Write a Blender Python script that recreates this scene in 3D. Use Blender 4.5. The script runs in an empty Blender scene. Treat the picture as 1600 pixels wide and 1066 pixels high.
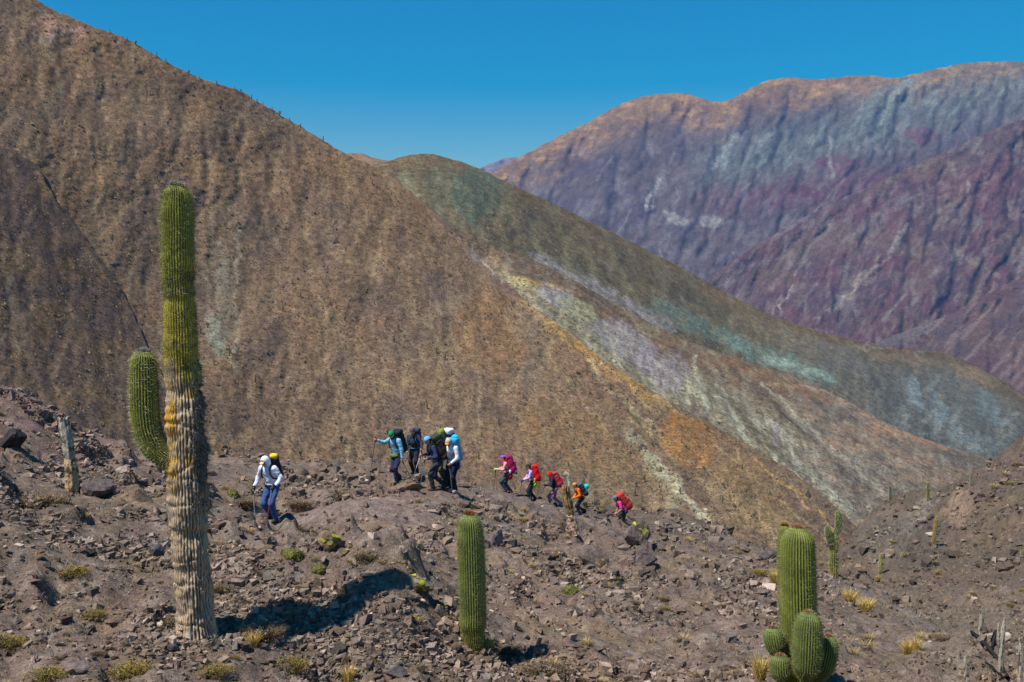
import bpy, bmesh, math, random
import numpy as np
from mathutils import Vector, Matrix
random.seed(7); RNG = np.random.default_rng(11)
S = bpy.context.scene
COL = S.collection
R = math.radians

# ------------------------------------------------------------------ camera
F, CX, CY = 1715.0, 800.0, 533.0            # focal length and centre in pixels of the 1600x1066 photograph
PITCH = math.atan(53 / F)                   # looking slightly down: horizon at row 480
cd = bpy.data.cameras.new('camera'); cam = bpy.data.objects.new('camera', cd); COL.objects.link(cam)
cd.sensor_width = 36; cd.lens = 36 * F / 1600; cd.clip_start = 0.1; cd.clip_end = 60000
cam.location = (0, 0, 0); cam.rotation_euler = (math.pi / 2 - PITCH, 0, 0)
S.camera = cam

# ------------------------------------------------------------------ sky and sun
SUN_AZ, SUN_EL = R(-126), R(59)             # where the sun stands: behind the camera, to the left
w = bpy.data.worlds.new('World'); S.world = w; w.use_nodes = True
nt = w.node_tree; nt.nodes.clear()
sky = nt.nodes.new('ShaderNodeTexSky'); sky.sky_type = 'NISHITA'; sky.sun_disc = False
sky.sun_elevation = SUN_EL; sky.sun_rotation = SUN_AZ
sky.altitude = 0; sky.air_density = 1.5; sky.dust_density = 0.4; sky.ozone_density = 4.6
hs = nt.nodes.new('ShaderNodeHueSaturation'); hs.inputs['Saturation'].default_value = 2.0
bg = nt.nodes.new('ShaderNodeBackground'); bg.inputs[1].default_value = 0.08
wo = nt.nodes.new('ShaderNodeOutputWorld')
nt.links.new(sky.outputs[0], hs.inputs['Color']); nt.links.new(hs.outputs[0], bg.inputs[0]); nt.links.new(bg.outputs[0], wo.inputs[0])
sd = bpy.data.lights.new('sun', 'SUN'); sd.energy = 5.0; sd.angle = R(0.5); sd.color = (1.0, 0.955, 0.88)
sun = bpy.data.objects.new('sun', sd); COL.objects.link(sun)
to_sun = Vector((math.sin(SUN_AZ) * math.cos(SUN_EL), math.cos(SUN_AZ) * math.cos(SUN_EL), math.sin(SUN_EL)))
sun.rotation_euler = to_sun.to_track_quat('Z', 'Y').to_euler(); sun.location = (0, 0, 50)
S.view_settings.view_transform = 'Standard'; S.view_settings.look = 'None'
S.view_settings.exposure = 0.34; S.view_settings.gamma = 1.0; S.view_settings.use_curve_mapping = False
S.render.engine = 'CYCLES'
S.cycles.use_denoising = True; S.cycles.denoising_prefilter = 'NONE'
S.cycles.max_bounces = 5; S.cycles.volume_bounces = 1; S.cycles.diffuse_bounces = 3

# ------------------------------------------------------------------ helpers
def lin(c):
    c = np.asarray(c, float) / 255.0
    return np.where(c <= 0.04045, c / 12.92, ((c + 0.055) / 1.055) ** 2.4)
ILL = 1.02                                   # a sunlit horizontal surface shows about ILL times its albedo
def alb(c): return lin(c) / ILL
def ray(u, v):                               # (X, Z) of the direction whose world y is 1
    xc = (np.asarray(u, float) - CX) / F; zc = (CY - np.asarray(v, float)) / F
    y = math.cos(PITCH) + math.sin(PITCH) * zc
    z = -math.sin(PITCH) + math.cos(PITCH) * zc
    return xc / y, z / y
def unproj(u, v, d):
    X, Z = ray(u, v)
    return np.stack([X * d, np.ones_like(X) * d, Z * d], -1)
def project(P):
    P = np.asarray(P, float)
    f = P[..., 1] * math.cos(PITCH) - P[..., 2] * math.sin(PITCH)
    up = P[..., 1] * math.sin(PITCH) + P[..., 2] * math.cos(PITCH)
    return CX + F * P[..., 0] / f, CY - F * up / f
class TPS:
    def __init__(s, P, vals, smooth=0.0):
        P = np.asarray(P, float); s.P = P; n = len(P)
        K = s.k(np.linalg.norm(P[:, None] - P[None], axis=-1)) + smooth * np.eye(n)
        A = np.zeros((n + 3, n + 3)); A[:n, :n] = K; A[:n, n] = 1; A[:n, n + 1:] = P
        A[n, :n] = 1; A[n + 1:, :n] = P.T
        s.c = np.linalg.solve(A, np.concatenate([np.asarray(vals, float), np.zeros(3)]))
    @staticmethod
    def k(r): return np.where(r > 1e-9, r * r * np.log(np.maximum(r, 1e-9)), 0.0)
    def __call__(s, Q):
        Q = np.asarray(Q, float); sh = Q.shape[:-1]; Q = Q.reshape(-1, 2); n = len(s.P)
        out = s.c[n] + Q @ s.c[n + 1:]
        for i in range(n):
            out += s.c[i] * s.k(np.hypot(Q[:, 0] - s.P[i, 0], Q[:, 1] - s.P[i, 1]))
        return out.reshape(sh)
def _hash(ix, iy, seed):
    n = (ix * 374761393 + iy * 668265263 + seed * 974634777) & 0xffffffff
    n = ((n ^ (n >> 13)) * 1274126177) & 0xffffffff
    return ((n ^ (n >> 16)) & 0xffff) / 65535.0
def noise(x, y, seed=0):                     # gradient noise, about -0.7..0.7
    x = np.asarray(x, float); y = np.asarray(y, float)
    ix = np.floor(x).astype(np.int64); iy = np.floor(y).astype(np.int64); fx = x - ix; fy = y - iy
    sx = fx * fx * fx * (fx * (fx * 6 - 15) + 10); sy = fy * fy * fy * (fy * (fy * 6 - 15) + 10)
    def g(a, b):
        t = _hash(ix + a, iy + b, seed) * 2 * math.pi
        return np.cos(t) * (fx - a) + np.sin(t) * (fy - b)
    n0 = g(0, 0) * (1 - sx) + g(1, 0) * sx; n1 = g(0, 1) * (1 - sx) + g(1, 1) * sx
    return (n0 * (1 - sy) + n1 * sy) * 1.4
def fbm(x, y, o=4, seed=0, gain=0.5):
    t = 0; a = 1.0
    for i in range(o):
        t = t + a * noise(x * 2 ** i + 17.3 * i, y * 2 ** i - 9.1 * i, seed + i); a *= gain
    return t
def ridged(x, y, o=4, seed=0, gain=0.5):     # 0 on the crests, negative in between
    t = 0; a = 1.0
    for i in range(o):
        t = t - a * np.abs(noise(x * 2 ** i + 3.7 * i, y * 2 ** i + 5.9 * i, seed + i)); a *= gain
    return t
def ridgedmf(x, y, o=5, seed=0, gain=0.55, lac=2.05):   # sharp crests, V-shaped gullies; 1 on crests
    t = 0; a = 1.0; w_ = 1.0; nrm = 0
    for i in range(o):
        n = (1 - np.abs(noise(x * lac ** i + 13.7 * i, y * lac ** i + 5.9 * i, seed + i)) * 1.5) ** 2 * w_
        w_ = np.clip(n * 1.6, 0, 1); t = t + a * n; nrm += a; a *= gain
    return t / nrm
def mix(a, b, t):
    t = np.clip(t, 0, 1)[..., None]
    return a * (1 - t) + b * t
def smooth(a, b, x):
    t = np.clip((x - a) / (b - a), 0, 1); return t * t * (3 - 2 * t)
def polydist(U, V, pts):
    d = np.full(U.shape, 1e9)
    for (x0, y0), (x1, y1) in zip(pts[:-1], pts[1:]):
        dx, dy = x1 - x0, y1 - y0; L = dx * dx + dy * dy
        t = np.clip(((U - x0) * dx + (V - y0) * dy) / L, 0, 1)
        d = np.minimum(d, np.hypot(U - x0 - t * dx, V - y0 - t * dy))
    return d
_bk = {}
def breakup(U, V):                           # uneven cover, so that no colour patch ends in a clean edge
    if id(U) not in _bk:
        _bk.clear(); _bk[id(U)] = (U, 0.5 + 0.5 * smooth(-0.2, 0.15, fbm(U / 5.0, V / 5.0, 3, 997, 0.7)))
    return _bk[id(U)][1]
def stroke(C, U, V, pts, wd, col, a=1.0):
    return mix(C, alb(col), a * breakup(U, V) * (1 - smooth(0.5 * wd, 1.25 * wd, polydist(U, V, pts))))
def blob(C, U, V, cu, cv, ru, rv, col, a=1.0, ang=0.0):
    ca, sa = math.cos(R(ang)), math.sin(R(ang))
    x = ((U - cu) * ca + (V - cv) * sa) / ru; y = (-(U - cu) * sa + (V - cv) * ca) / rv
    return mix(C, alb(col), a * breakup(U, V) * (1 - smooth(0.72, 1.1, np.hypot(x, y))))

# ------------------------------------------------------------------ mesh and material helpers
def mesh_obj(name, verts, faces, mat=None, parent=None, smooth_=True, col=None, fcol=None, link=True):
    """one mesh object; faces is an int array (n,3) or (n,4) or a list; col = colour for each vertex"""
    me = bpy.data.meshes.new(name)
    verts = np.asarray(verts, np.float32)
    if isinstance(faces, np.ndarray):
        nf, k = faces.shape
        me.vertices.add(len(verts)); me.vertices.foreach_set('co', verts.ravel())
        me.loops.add(nf * k); me.loops.foreach_set('vertex_index', faces.astype(np.int32).ravel())
        me.polygons.add(nf); me.polygons.foreach_set('loop_start', np.arange(0, nf * k, k, dtype=np.int32))
        me.update(calc_edges=True)
    else:
        me.from_pydata([tuple(v) for v in verts.tolist()], [], faces); me.update()
    me.polygons.foreach_set('use_smooth', np.full(len(me.polygons), smooth_))
    if col is not None:
        at = me.color_attributes.new('Col', 'FLOAT_COLOR', 'POINT')
        at.data.foreach_set('color', np.concatenate([np.clip(col, 0, 1), np.ones((len(verts), 1))], 1).astype(np.float32).ravel())
    if mat: me.materials.append(mat)
    o = bpy.data.objects.new(name, me)
    if link: COL.objects.link(o)
    if parent is not None: o.parent = parent
    return o
def tag(o, label=None, cat=None, group=None, kind=None):
    if label: o['label'] = label
    if cat: o['category'] = cat
    if group: o['group'] = group
    if kind: o['kind'] = kind
    return o
def empty(name, loc=(0, 0, 0), rz=0.0):
    o = bpy.data.objects.new(name, None); COL.objects.link(o); o.location = loc; o.rotation_euler = (0, 0, rz); o.empty_display_size = 0.2
    return o
def copy_tree(o, parent=None):
    c = o.copy(); COL.objects.link(c); c.parent = parent
    for ch in o.children: copy_tree(ch, c)
    return c
class NT:
    def __init__(s, name):
        s.m = bpy.data.materials.new(name); s.m.use_nodes = True; s.t = s.m.node_tree; s.t.nodes.clear()
        s.out = s.t.nodes.new('ShaderNodeOutputMaterial'); s.b = s.t.nodes.new('ShaderNodeBsdfPrincipled')
        s.t.links.new(s.b.outputs[0], s.out.inputs[0]); s.b.inputs['Roughness'].default_value = 0.9
        s.b.inputs['Specular IOR Level'].default_value = 0.15
    def n(s, kind, **kw):
        x = s.t.nodes.new('ShaderNode' + kind)
        for k, v in kw.items():
            if k in ('op',): x.operation = v
            elif hasattr(x, k): setattr(x, k, v)
        return x
    def l(s, a, b): s.t.links.new(a, b)
    def coord(s, kind='Object'): return s.n('TexCoord').outputs[kind]
    def noise(s, scale, detail=4, rough=0.6, co=None, dist=0.0):
        x = s.n('TexNoise'); x.inputs['Scale'].default_value = scale; x.inputs['Detail'].default_value = detail
        x.inputs['Roughness'].default_value = rough; x.inputs['Distortion'].default_value = dist
        s.l(co if co is not None else s.coord(), x.inputs['Vector']); return x.outputs['Fac']
    def ramp(s, fac, stops):
        x = s.n('ValToRGB'); e = x.color_ramp.elements
        while len(e) < len(stops): e.new(0.5)
        for i, (p, c) in enumerate(stops):
            e[i].position = p; e[i].color = (*c, 1) if len(c) == 3 else c
        s.l(fac, x.inputs[0]); return x.outputs[0]
    def mul(s, a, b, fac=1.0, mode='MULTIPLY'):
        x = s.n('Mix'); x.data_type = 'RGBA'; x.blend_type = mode; x.inputs[0].default_value = fac
        s.l(a, x.inputs[6]); s.l(b, x.inputs[7]); return x.outputs[2]
    def bump(s, h, strength=0.5, dist=0.1, prev=None):
        x = s.n('Bump'); x.inputs['Strength'].default_value = strength; x.inputs['Distance'].default_value = dist
        s.l(h, x.inputs['Height'])
        if prev is not None: s.l(prev, x.inputs['Normal'])
        return x.outputs[0]
    def attr(s, nm='Col'):
        x = s.n('Attribute'); x.attribute_name = nm; return x.outputs['Color']
    def base(s, c): s.l(c, s.b.inputs['Base Color'])
    def normal(s, c): s.l(c, s.b.inputs['Normal'])
def terrain_mat(name, scales, contrast=0.35, bdist=1.0, bstr=0.6, scrub=None):
    """colour from the surface's own geology attribute, grain and bump from noise at the given scales (1/m)"""
    t = NT(name); c = t.attr()
    nb = None
    for i, sc in enumerate(scales):
        k = contrast * (0.3, 0.65, 1.15)[i]; lo, hi = 1 - k, 1 + k; f = t.noise(sc, 5, 0.65)
        g = t.ramp(f, [(0.36, (lo, lo, lo)), (0.64, (hi, hi, hi))]); c = t.mul(c, g)
        nb = t.bump(f, bstr, bdist / (i + 1) ** 1.5, nb)
    if scrub:                                # dark tufts too small and far to pick apart
        vo = t.n('TexVoronoi'); vo.inputs['Scale'].default_value = scrub; t.l(t.coord(), vo.inputs['Vector'])
        d = t.ramp(vo.outputs['Distance'], [(0.16, (0.45, 0.43, 0.38)), (0.34, (1, 1, 1))]); k = t.ramp(t.noise(scrub * 0.12, 3), [(0.42, (1, 1, 1)), (0.56, (0, 0, 0))])
        x = t.n('Mix'); x.data_type = 'RGBA'; x.blend_type = 'LIGHTEN'; x.inputs[0].default_value = 1.0; t.l(d, x.inputs[6]); t.l(k, x.inputs[7]); c = t.mul(c, x.outputs[2])
    t.base(c); t.normal(nb); t.b.inputs['Roughness'].default_value = 1.0; t.b.inputs['Specular IOR Level'].default_value = 0.05
    return t.m
def plain(name, col, rough=0.85, var=0.25, scale=20.0, bump=0.0, spec=0.2):
    t = NT(name); f = t.noise(scale, 3, 0.6)
    a = np.asarray(col, float)
    t.base(t.ramp(f, [(0.3, tuple(a * (1 - var))), (0.7, tuple(np.minimum(a * (1 + var), 1)))]))
    if bump: t.normal(t.bump(f, bump, 0.02))
    t.b.inputs['Roughness'].default_value = rough; t.b.inputs['Specular IOR Level'].default_value = spec
    return t.m
def vcol_mat(name, rough=0.85, scale=40.0, var=0.2, bump=0.3, bd=0.01, spec=0.2):
    t = NT(name); f = t.noise(scale, 4, 0.6)
    t.base(t.mul(t.attr(), t.ramp(f, [(0.3, (1 - var,) * 3), (0.7, (1 + var,) * 3)])))
    if bump: t.normal(t.bump(f, bump, bd))
    t.b.inputs['Roughness'].default_value = rough; t.b.inputs['Specular IOR Level'].default_value = spec
    return t.m
# ================================================================== MOUNTAINS
def interp(pts, u):
    p = np.asarray(pts, float)
    # smooth (cubic Hermite) interpolation through the outline points
    x, y = p[:, 0], p[:, 1]; s = np.gradient(y, x); i = np.clip(np.searchsorted(x, u) - 1, 0, len(x) - 2)
    h = x[i + 1] - x[i]; t = np.clip((u - x[i]) / h, -0.2, 1.2)
    return ((2 * t ** 3 - 3 * t ** 2 + 1) * y[i] + (t ** 3 - 2 * t ** 2 + t) * h * s[i]
            + (-2 * t ** 3 + 3 * t ** 2) * y[i + 1] + (t ** 3 - t ** 2) * h * s[i + 1])
def boxblur(A, r):
    """triangular blur: a running mean taken twice along each axis"""
    for ax in (0, 1, 0, 1):
        n = 2 * r + 1; P = np.concatenate([np.repeat(A.take([0], ax), r + 1, ax), A, np.repeat(A.take([-1], ax), r, ax)], ax); c = np.cumsum(P, ax)
        A = (np.take(c, np.arange(n, c.shape[ax]), ax) - np.take(c, np.arange(0, c.shape[ax] - n), ax)) / n
    return A
class Drainage:
    """gullies from running water: rain on a rough slope collects downhill into a branching net of channels"""
    def __init__(s, u0, u1, v0, v1, drift, seed, lam, step=2.5, wob=1.0):
        s.u0, s.v0, s.st = u0, v0, step; nx, ny = int((u1 - u0) / step) + 1, int((v1 - v0) / step) + 1
        U, V = np.meshgrid(u0 + step * np.arange(nx), v0 + step * np.arange(ny)); r = np.random.default_rng(seed)
        N = fbm(U / lam, V / (lam * 1.5), 6, seed, 0.62) * wob; A = np.ones((ny, nx)); j = np.arange(nx); D = drift(U, V)
        for q in range(ny - 1):
            b0 = np.floor(D[q] + r.random(nx)).astype(int); best = None
            for k in (-1, 0, 1):
                t = np.clip(j + b0 + k, 0, nx - 1); c = N[q + 1, t] + 0.02 * abs(k)
                if best is None: best, tg = c, t
                else: m = c < best; best = np.where(m, c, best); tg = np.where(m, t, tg)
            np.add.at(A[q + 1], tg, A[q])
        L = np.log(A); s.small = smooth(2.6, 3.4, L); s.mid = smooth(4.0, 5.0, L); s.big = smooth(5.6, 6.6, L)
        v = lambda m, r: np.minimum(1.0, boxblur(m, r) * (r + 1) * 1.7)
        s.carve = 0.30 * v(s.small, 1) + 0.55 * v(s.mid, 2) + 1.0 * v(s.big, 7); s.chan = np.minimum(1, boxblur(s.mid, 1) * 2.2); s.chan2 = np.minimum(1, boxblur(s.big, 1) * 2.2)
    def __call__(s, what, U, V):
        M = getattr(s, what); x = np.clip((U - s.u0) / s.st, 0, M.shape[1] - 1.001); y = np.clip((V - s.v0) / s.st, 0, M.shape[0] - 1.001); i, j = y.astype(int), x.astype(int); fy, fx = y - i, x - j
        return M[i, j] * (1 - fy) * (1 - fx) + M[i + 1, j] * fy * (1 - fx) + M[i, j + 1] * (1 - fy) * fx + M[i + 1, j + 1] * fy * fx
DRA = Drainage(-430, 1530, -340, 1040, lambda U, V: 0.55 * (U - 560) / 620.0, 21, 60)
DRS = Drainage(-430, 400, 40, 860, lambda U, V: 0 * U + 0.25, 22, 45)
DRB = Drainage(550, 2060, 280, 1080, lambda U, V: 0 * U + 0.55, 23, 34, 2.2)
DRC = Drainage(470, 2060, 230, 1010, lambda U, V: 0.35 - 0.9 * smooth(1280, 1450, U), 24, 50, 2.4)
DRD = Drainage(600, 2260, 60, 760, lambda U, V: 0 * U - 0.95, 25, 60, 2.2, 0.8)
DRE = Drainage(900, 2260, 100, 760, lambda U, V: 0 * U - 0.9, 29, 55, 2.2, 0.8)
LAYERS = {}
def layer(name, obname, top, bot, du, dv, ctrl, relief, paint, mat, rough_top=1.2, nback=8):
    u0, u1 = top[0][0], top[-1][0]
    u = np.concatenate([np.arange(u0, -70, 14.0), np.arange(max(u0, -70), min(u1, 1670), du), np.arange(max(1670, u0), u1 + 14, 14.0)]) if u1 > 1670 else np.concatenate([np.arange(u0, min(-70, u1), 14.0), np.arange(max(u0, -70), u1 + du, du)]); vt = interp(top, u); vb = interp(bot, u)
    vt = vt + rough_top * fbm(u / 14.0, u * 0, 4, 91)
    nr = int(np.max(vb - vt) / dv) + 2
    t = np.linspace(0, 1, nr)[:, None]
    V = vt[None] * (1 - t) + vb[None] * t; U = np.repeat(u[None], nr, 0)
    P = np.array([(a / 400.0, b / 400.0) for a, b, _ in ctrl]); f = TPS(P, [1000.0 / c for _, _, c in ctrl], 1e-4)
    def depth(U, V, rel=True):
        d = 1000.0 / np.maximum(f(np.stack([U / 400.0, V / 400.0], -1)), 0.02)
        return d * (1 + relief(U, V)) if rel else d
    D = depth(U, V)
    # ease relief out at the crest so the skyline keeps its line
    P3 = unproj(U, V, D); C = paint(U, V)
    back = []
    cr = P3[0]; step = 0.012 * cr[:, 1]
    for k in range(1, nback + 1):
        s = step * k * (1 + 0.35 * k); b = cr * (1 + s / cr[:, 1])[:, None]; b[:, 2] -= s * (0.25 + 0.06 * k); back.append(b)
    back = np.array(back[::-1]); P3 = np.concatenate([back, P3]); C = np.concatenate([np.repeat(C[:1], nback, 0), C])
    n0, n1 = P3.shape[:2]; idx = np.arange(n0 * n1).reshape(n0, n1)
    q = np.stack([idx[:-1, :-1], idx[1:, :-1], idx[1:, 1:], idx[:-1, 1:]], -1).reshape(-1, 4)
    o = mesh_obj(obname, P3.reshape(-1, 3), q, mat, None, True, C.reshape(-1, 3))
    tag(o, kind='structure')
    LAYERS[name] = dict(depth=depth, top=top, bot=bot, obj=o)
    return o
def wob(U, V, s, a, seed): return U + a * fbm(U / s, V / s, 3, seed), V + a * fbm(U / s + 40, V / s - 70, 3, seed + 5)
def vary(U, V, base, others, seed):
    C = np.zeros(U.shape + (3,)) + alb(base)
    for i, (c, sx, sy, th, a) in enumerate(others):
        C = mix(C, alb(c), a * smooth(th - 0.25, th + 0.35, fbm(U / sx, V / sy, 4, seed + 7 * i)))
    return C

M_NEAR = terrain_mat('mountainside', (0.03, 0.25, 1.1), 0.36, 1.0, 0.7, 0.5)
M_MID = terrain_mat('ridge_rock', (0.012, 0.10, 0.5), 0.40, 2.2, 0.7, 0.22)
M_FAR = terrain_mat('far_range', (0.004, 0.024, 0.11), 0.28, 10.0, 0.6)

# ---- the big brown mountain on the left
A_TOP = [(-420, -330), (-200, -150), (0, -42), (60, 2), (130, 35), (200, 62), (270, 102), (330, 128), (370, 140), (410, 163), (470, 198), (540, 240), (600, 268),
         (640, 298), (690, 345), (735, 388), (780, 432), (830, 476), (880, 512), (930, 552), (990, 592), (1060, 635), (1161, 690), (1263, 756), (1330, 815), (1420, 900), (1520, 990)]
A_BOT = [(-420, 720), (0, 700), (300, 765), (700, 815), (1000, 860), (1300, 925), (1420, 980), (1520, 1030)]
A_CTRL = [(-400, -200, 470), (0, 0, 560), (0, 300, 430), (0, 640, 330), (300, 120, 610), (300, 400, 500), (300, 700, 365), (540, 240, 645), (540, 480, 520), (540, 730, 400),
          (760, 420, 610), (760, 600, 500), (760, 780, 405), (1000, 600, 530), (1000, 720, 465), (1000, 840, 400), (1263, 756, 485), (1263, 880, 405), (-400, 800, 280), (1500, 985, 440)]
def flowA(U, V):                             # a coordinate that stays constant down the fall line
    k = (U - 560) / 620.0
    return U - 0.55 * k * (V - 300) + 25 * fbm(U / 160, V / 160, 2, 3)
def reliefA(U, V):
    e = smooth(0, 50, V - interp(A_TOP, U))
    return e * (0.0026 * DRA('carve', U, V) - 0.007 * smooth(820, 1000, U) * ridgedmf((0.62 * U - 0.78 * V) / 70, (0.78 * U + 0.62 * V) / 420, 3, 71) + 0.014 * fbm(U / 260, V / 260, 2, 57) + 0.0035 * fbm(U / 45, V / 60, 3, 58)) + 0.0015 * fbm(U / 9, V / 7, 4, 45)
def paintA(U, V):
    u, v = wob(U, V, 30, 9, 61); s = flowA(U, V)
    C = vary(U, V, (112, 93, 79), [((102, 88, 80), 150, 90, 0.0, 0.6), ((124, 102, 80), 90, 70, 0.12, 0.5), ((106, 92, 75), 45, 30, 0.1, 0.4), ((122, 96, 74), 200, 160, 0.1, 0.5)], 71)
    C = mix(C, alb((134, 112, 86)), 0.4 * smooth(0.05, 0.4, fbm(s / 40, V / 110, 4, 77)))
    C = mix(C, alb((92, 80, 74)), 0.4 * smooth(0.1, 0.45, fbm(s / 55 + 9, V / 120, 4, 78)))
    C = blob(C, u, v, 318, 268, 42, 26, (138, 112, 82), 0.8, 20)
    C = blob(C, u, v, 92, 45, 48, 15, (172, 134, 118), 0.75, 12); C = blob(C, u, v, 80, 56, 30, 8, (140, 128, 120), 0.6)
    for p, wd, c, a in [
        ([(75, 80), (92, 110), (95, 140)], 4, (128, 118, 100), .7), ([(190, 150), (165, 210), (150, 300)], 10, (128, 106, 82), .5),
        ([(60, 190), (45, 260)], 8, (126, 108, 86), .5), ([(215, 120), (175, 260), (130, 310)], 9, (132, 108, 82), .5),
        ([(345, 380), (350, 480), (340, 540)], 13, (124, 124, 108), .5), ([(372, 360), (368, 470), (366, 585)], 4, (142, 136, 118), .7),
        ([(330, 500), (345, 545)], 12, (132, 140, 124), .65), ([(320, 400), (328, 510)], 5, (136, 126, 108), .5),
        ([(500, 430), (512, 560), (530, 660), (545, 720)], 4, (142, 124, 98), .6), ([(530, 590), (542, 660), (538, 720)], 5, (138, 124, 98), .55),
        ([(686, 560), (688, 600), (694, 640)], 4, (150, 132, 104), .65), ([(722, 500), (742, 560), (748, 620), (752, 715)], 4.5, (150, 134, 106), .75),
        ([(640, 480), (660, 500), (700, 480), (760, 468)], 14, (134, 118, 94), .5), ([(560, 360), (620, 420)], 20, (126, 104, 78), .4),
        ([(620, 300), (700, 360)], 14, (124, 102, 84), .5), ([(690, 350), (760, 425), (800, 460)], 5, (112, 94, 92), .6),
        ([(745, 395), (770, 425), (784, 437)], 4, (168, 158, 150), .7), ([(735, 385), (752, 408)], 6, (120, 112, 114), .7),
        ([(812, 470), (850, 500), (905, 545), (960, 585), (1010, 618), (1075, 660)], 9, (160, 130, 84), .75),
        ([(900, 540), (960, 560), (1000, 590)], 8, (172, 132, 72), .6), ([(860, 500), (905, 528), (945, 552)], 3, (170, 150, 112), .7),
        ([(920, 560), (955, 610), (990, 640), (1030, 668)], 3.5, (168, 156, 122), .75), ([(990, 655), (1030, 680), (1060, 715)], 9, (140, 128, 92), .6),
        ([(985, 680), (1012, 712), (1045, 745), (1085, 795), (1110, 815)], 8, (166, 164, 140), .8), ([(1000, 700), (1040, 760), (1060, 800)], 12, (132, 132, 104), .6),
        ([(1150, 700), (1178, 765), (1205, 815), (1225, 850)], 3.5, (160, 138, 104), .7), ([(1125, 760), (1165, 800), (1230, 858)], 5, (150, 138, 108), .6),
        ([(1060, 690), (1110, 760), (1160, 830)], 6, (142, 126, 92), .5), ([(950, 640), (1000, 700)], 8, (120, 108, 84), .6),
        ([(1080, 640), (1150, 690), (1230, 745), (1300, 800)], 5, (104, 92, 76), .6),
        ([(880, 525), (950, 600), (1030, 700), (1090, 770), (1140, 835)], 3.2, (86, 76, 62), .75), ([(1040, 640), (1110, 715), (1180, 790), (1240, 865)], 3.2, (90, 78, 62), .75), ([(1110, 690), (1200, 765), (1300, 850)], 2.6, (164, 146, 110), .7), ([(1000, 620), (1080, 700), (1130, 760)], 2.4, (166, 146, 104), .6),  # dark lines, here and on the next row: ridge shade painted into the colour
        ([(1180, 720), (1240, 770), (1310, 830)], 3, (176, 140, 86), .7), ([(940, 660), (1000, 740), (1040, 800)], 3, (96, 86, 68), .6), ([(860, 560), (930, 650), (990, 730)], 2.6, (152, 136, 104), .5), ([(780, 480), (800, 560), (820, 640)], 3, (100, 86, 68), .5)]:
        C = stroke(C, u, v, p, wd, c, a)
    for b in [(765, 520, 62, 70, (138, 104, 70), .55, 0), (820, 500, 30, 40, (128, 116, 98), .4, 0), (905, 690, 110, 45, (132, 104, 72), .6, 25), (1075, 690, 55, 38, (150, 106, 58), .75, 40), (1180, 770, 80, 40, (128, 106, 74), .6, 40),
              (930, 770, 90, 60, (124, 108, 84), .5, 20), (600, 300, 120, 60, (124, 100, 76), .4, 30), (835, 560, 18, 60, (118, 110, 98), .5, 8), (1190, 810, 70, 25, (136, 116, 86), .6, 40)]:
        C = blob(C, u, v, b[0], b[1], b[2], b[3], b[4], b[5], b[6])
    C = C * (1 + 0.22 * fbm(U / 22, V / 3.2, 3, 881) + 0.20 * fbm(U / 5, V / 4, 2, 882))[..., None]
    C = mix(C, C * 0.0 + alb((152, 136, 110)), 0.30 * (1 - smooth(0.0, 0.07, np.abs(noise(s / 45, V / 200, 883)))) * smooth(-.1, .3, fbm(U / 80, V / 60, 2, 884)))
    C = mix(C, C * 0 + alb((146, 130, 104)), 0.55 * DRA('chan2', U, V) * smooth(-.2, .2, fbm(U / 50, V / 50, 3, 885))); C = mix(C, C * 0.85, 0.35 * DRA('chan', U, V))
    return C * np.array([0.92, 0.89, 0.82])
layer('A', 'brown_mountain', A_TOP, A_BOT, 2.8, 3.3, A_CTRL, reliefA, paintA, M_NEAR, 2.2)

# ---- the darker spur in front of it, at the far left
S_TOP = [(-420, 60), (-200, 130), (0, 226), (35, 243), (60, 262), (80, 300), (100, 326), (130, 365), (165, 415), (195, 462), (217, 510), (240, 560), (290, 640), (340, 720), (390, 800)]
S_BOT = [(-420, 700), (0, 680), (250, 750), (340, 780), (390, 840)]
def reliefS(U, V):
    e = smooth(0, 25, V - interp(S_TOP, U))
    return e * 0.004 * DRS('carve', U, V) + 0.0012 * fbm(U / 9, V / 8, 4, 7)
def paintS(U, V):
    u, v = wob(U, V, 25, 8, 12)
    C = vary(U, V, (102, 87, 77), [((86, 76, 74), 60, 40, 0.0, 0.7), ((124, 103, 78), 50, 40, 0.1, 0.65), ((108, 92, 82), 22, 16, 0.1, 0.5)], 15)
    for p, wd, c, a in [([(100, 326), (165, 415), (217, 512)], 9, (86, 76, 70), .7), ([(140, 395), (185, 470), (200, 500)], 4, (140, 114, 92), .6), ([(12, 430), (16, 500), (0, 540)], 5, (130, 124, 112), .6),
                        ([(28, 480), (24, 540)], 6, (120, 112, 100), .5), ([(55, 480), (80, 500)], 16, (130, 108, 78), .5)]:
        C = stroke(C, u, v, p, wd, c, a)
    C = C * (1 + 0.22 * fbm(U / 22, V / 3.2, 3, 881) + 0.20 * fbm(U / 5, V / 4, 2, 882))[..., None]
    C = mix(C, C * 0.0 + alb((152, 136, 110)), 0.30 * (1 - smooth(0.0, 0.07, np.abs(noise((U + .35 * V) / 40, V / 200, 883)))) * smooth(-.1, .3, fbm(U / 80, V / 60, 2, 884)))
    C = mix(C, C * 0.75, 0.6 * DRS('chan', U, V))
    return C * np.array([0.80, 0.76, 0.70])
_da = lambda u, v, k: (u, v, float(LAYERS['A']['depth'](np.array([float(u)]), np.array([float(v)]), False)[0]) * k)
layer('S', 'dark_spur', S_TOP, S_BOT, 3.0, 3.2, [_da(-400, 70, .97), _da(0, 228, .985), _da(60, 262, .99), _da(100, 326, .992), _da(165, 415, .994), _da(217, 512, .994), _da(290, 640, .99), _da(390, 800, .98), _da(0, 440, .93), _da(0, 640, .90), _da(-400, 700, .85), _da(200, 700, .93)], reliefS, paintS, M_NEAR, 6.0)

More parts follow.
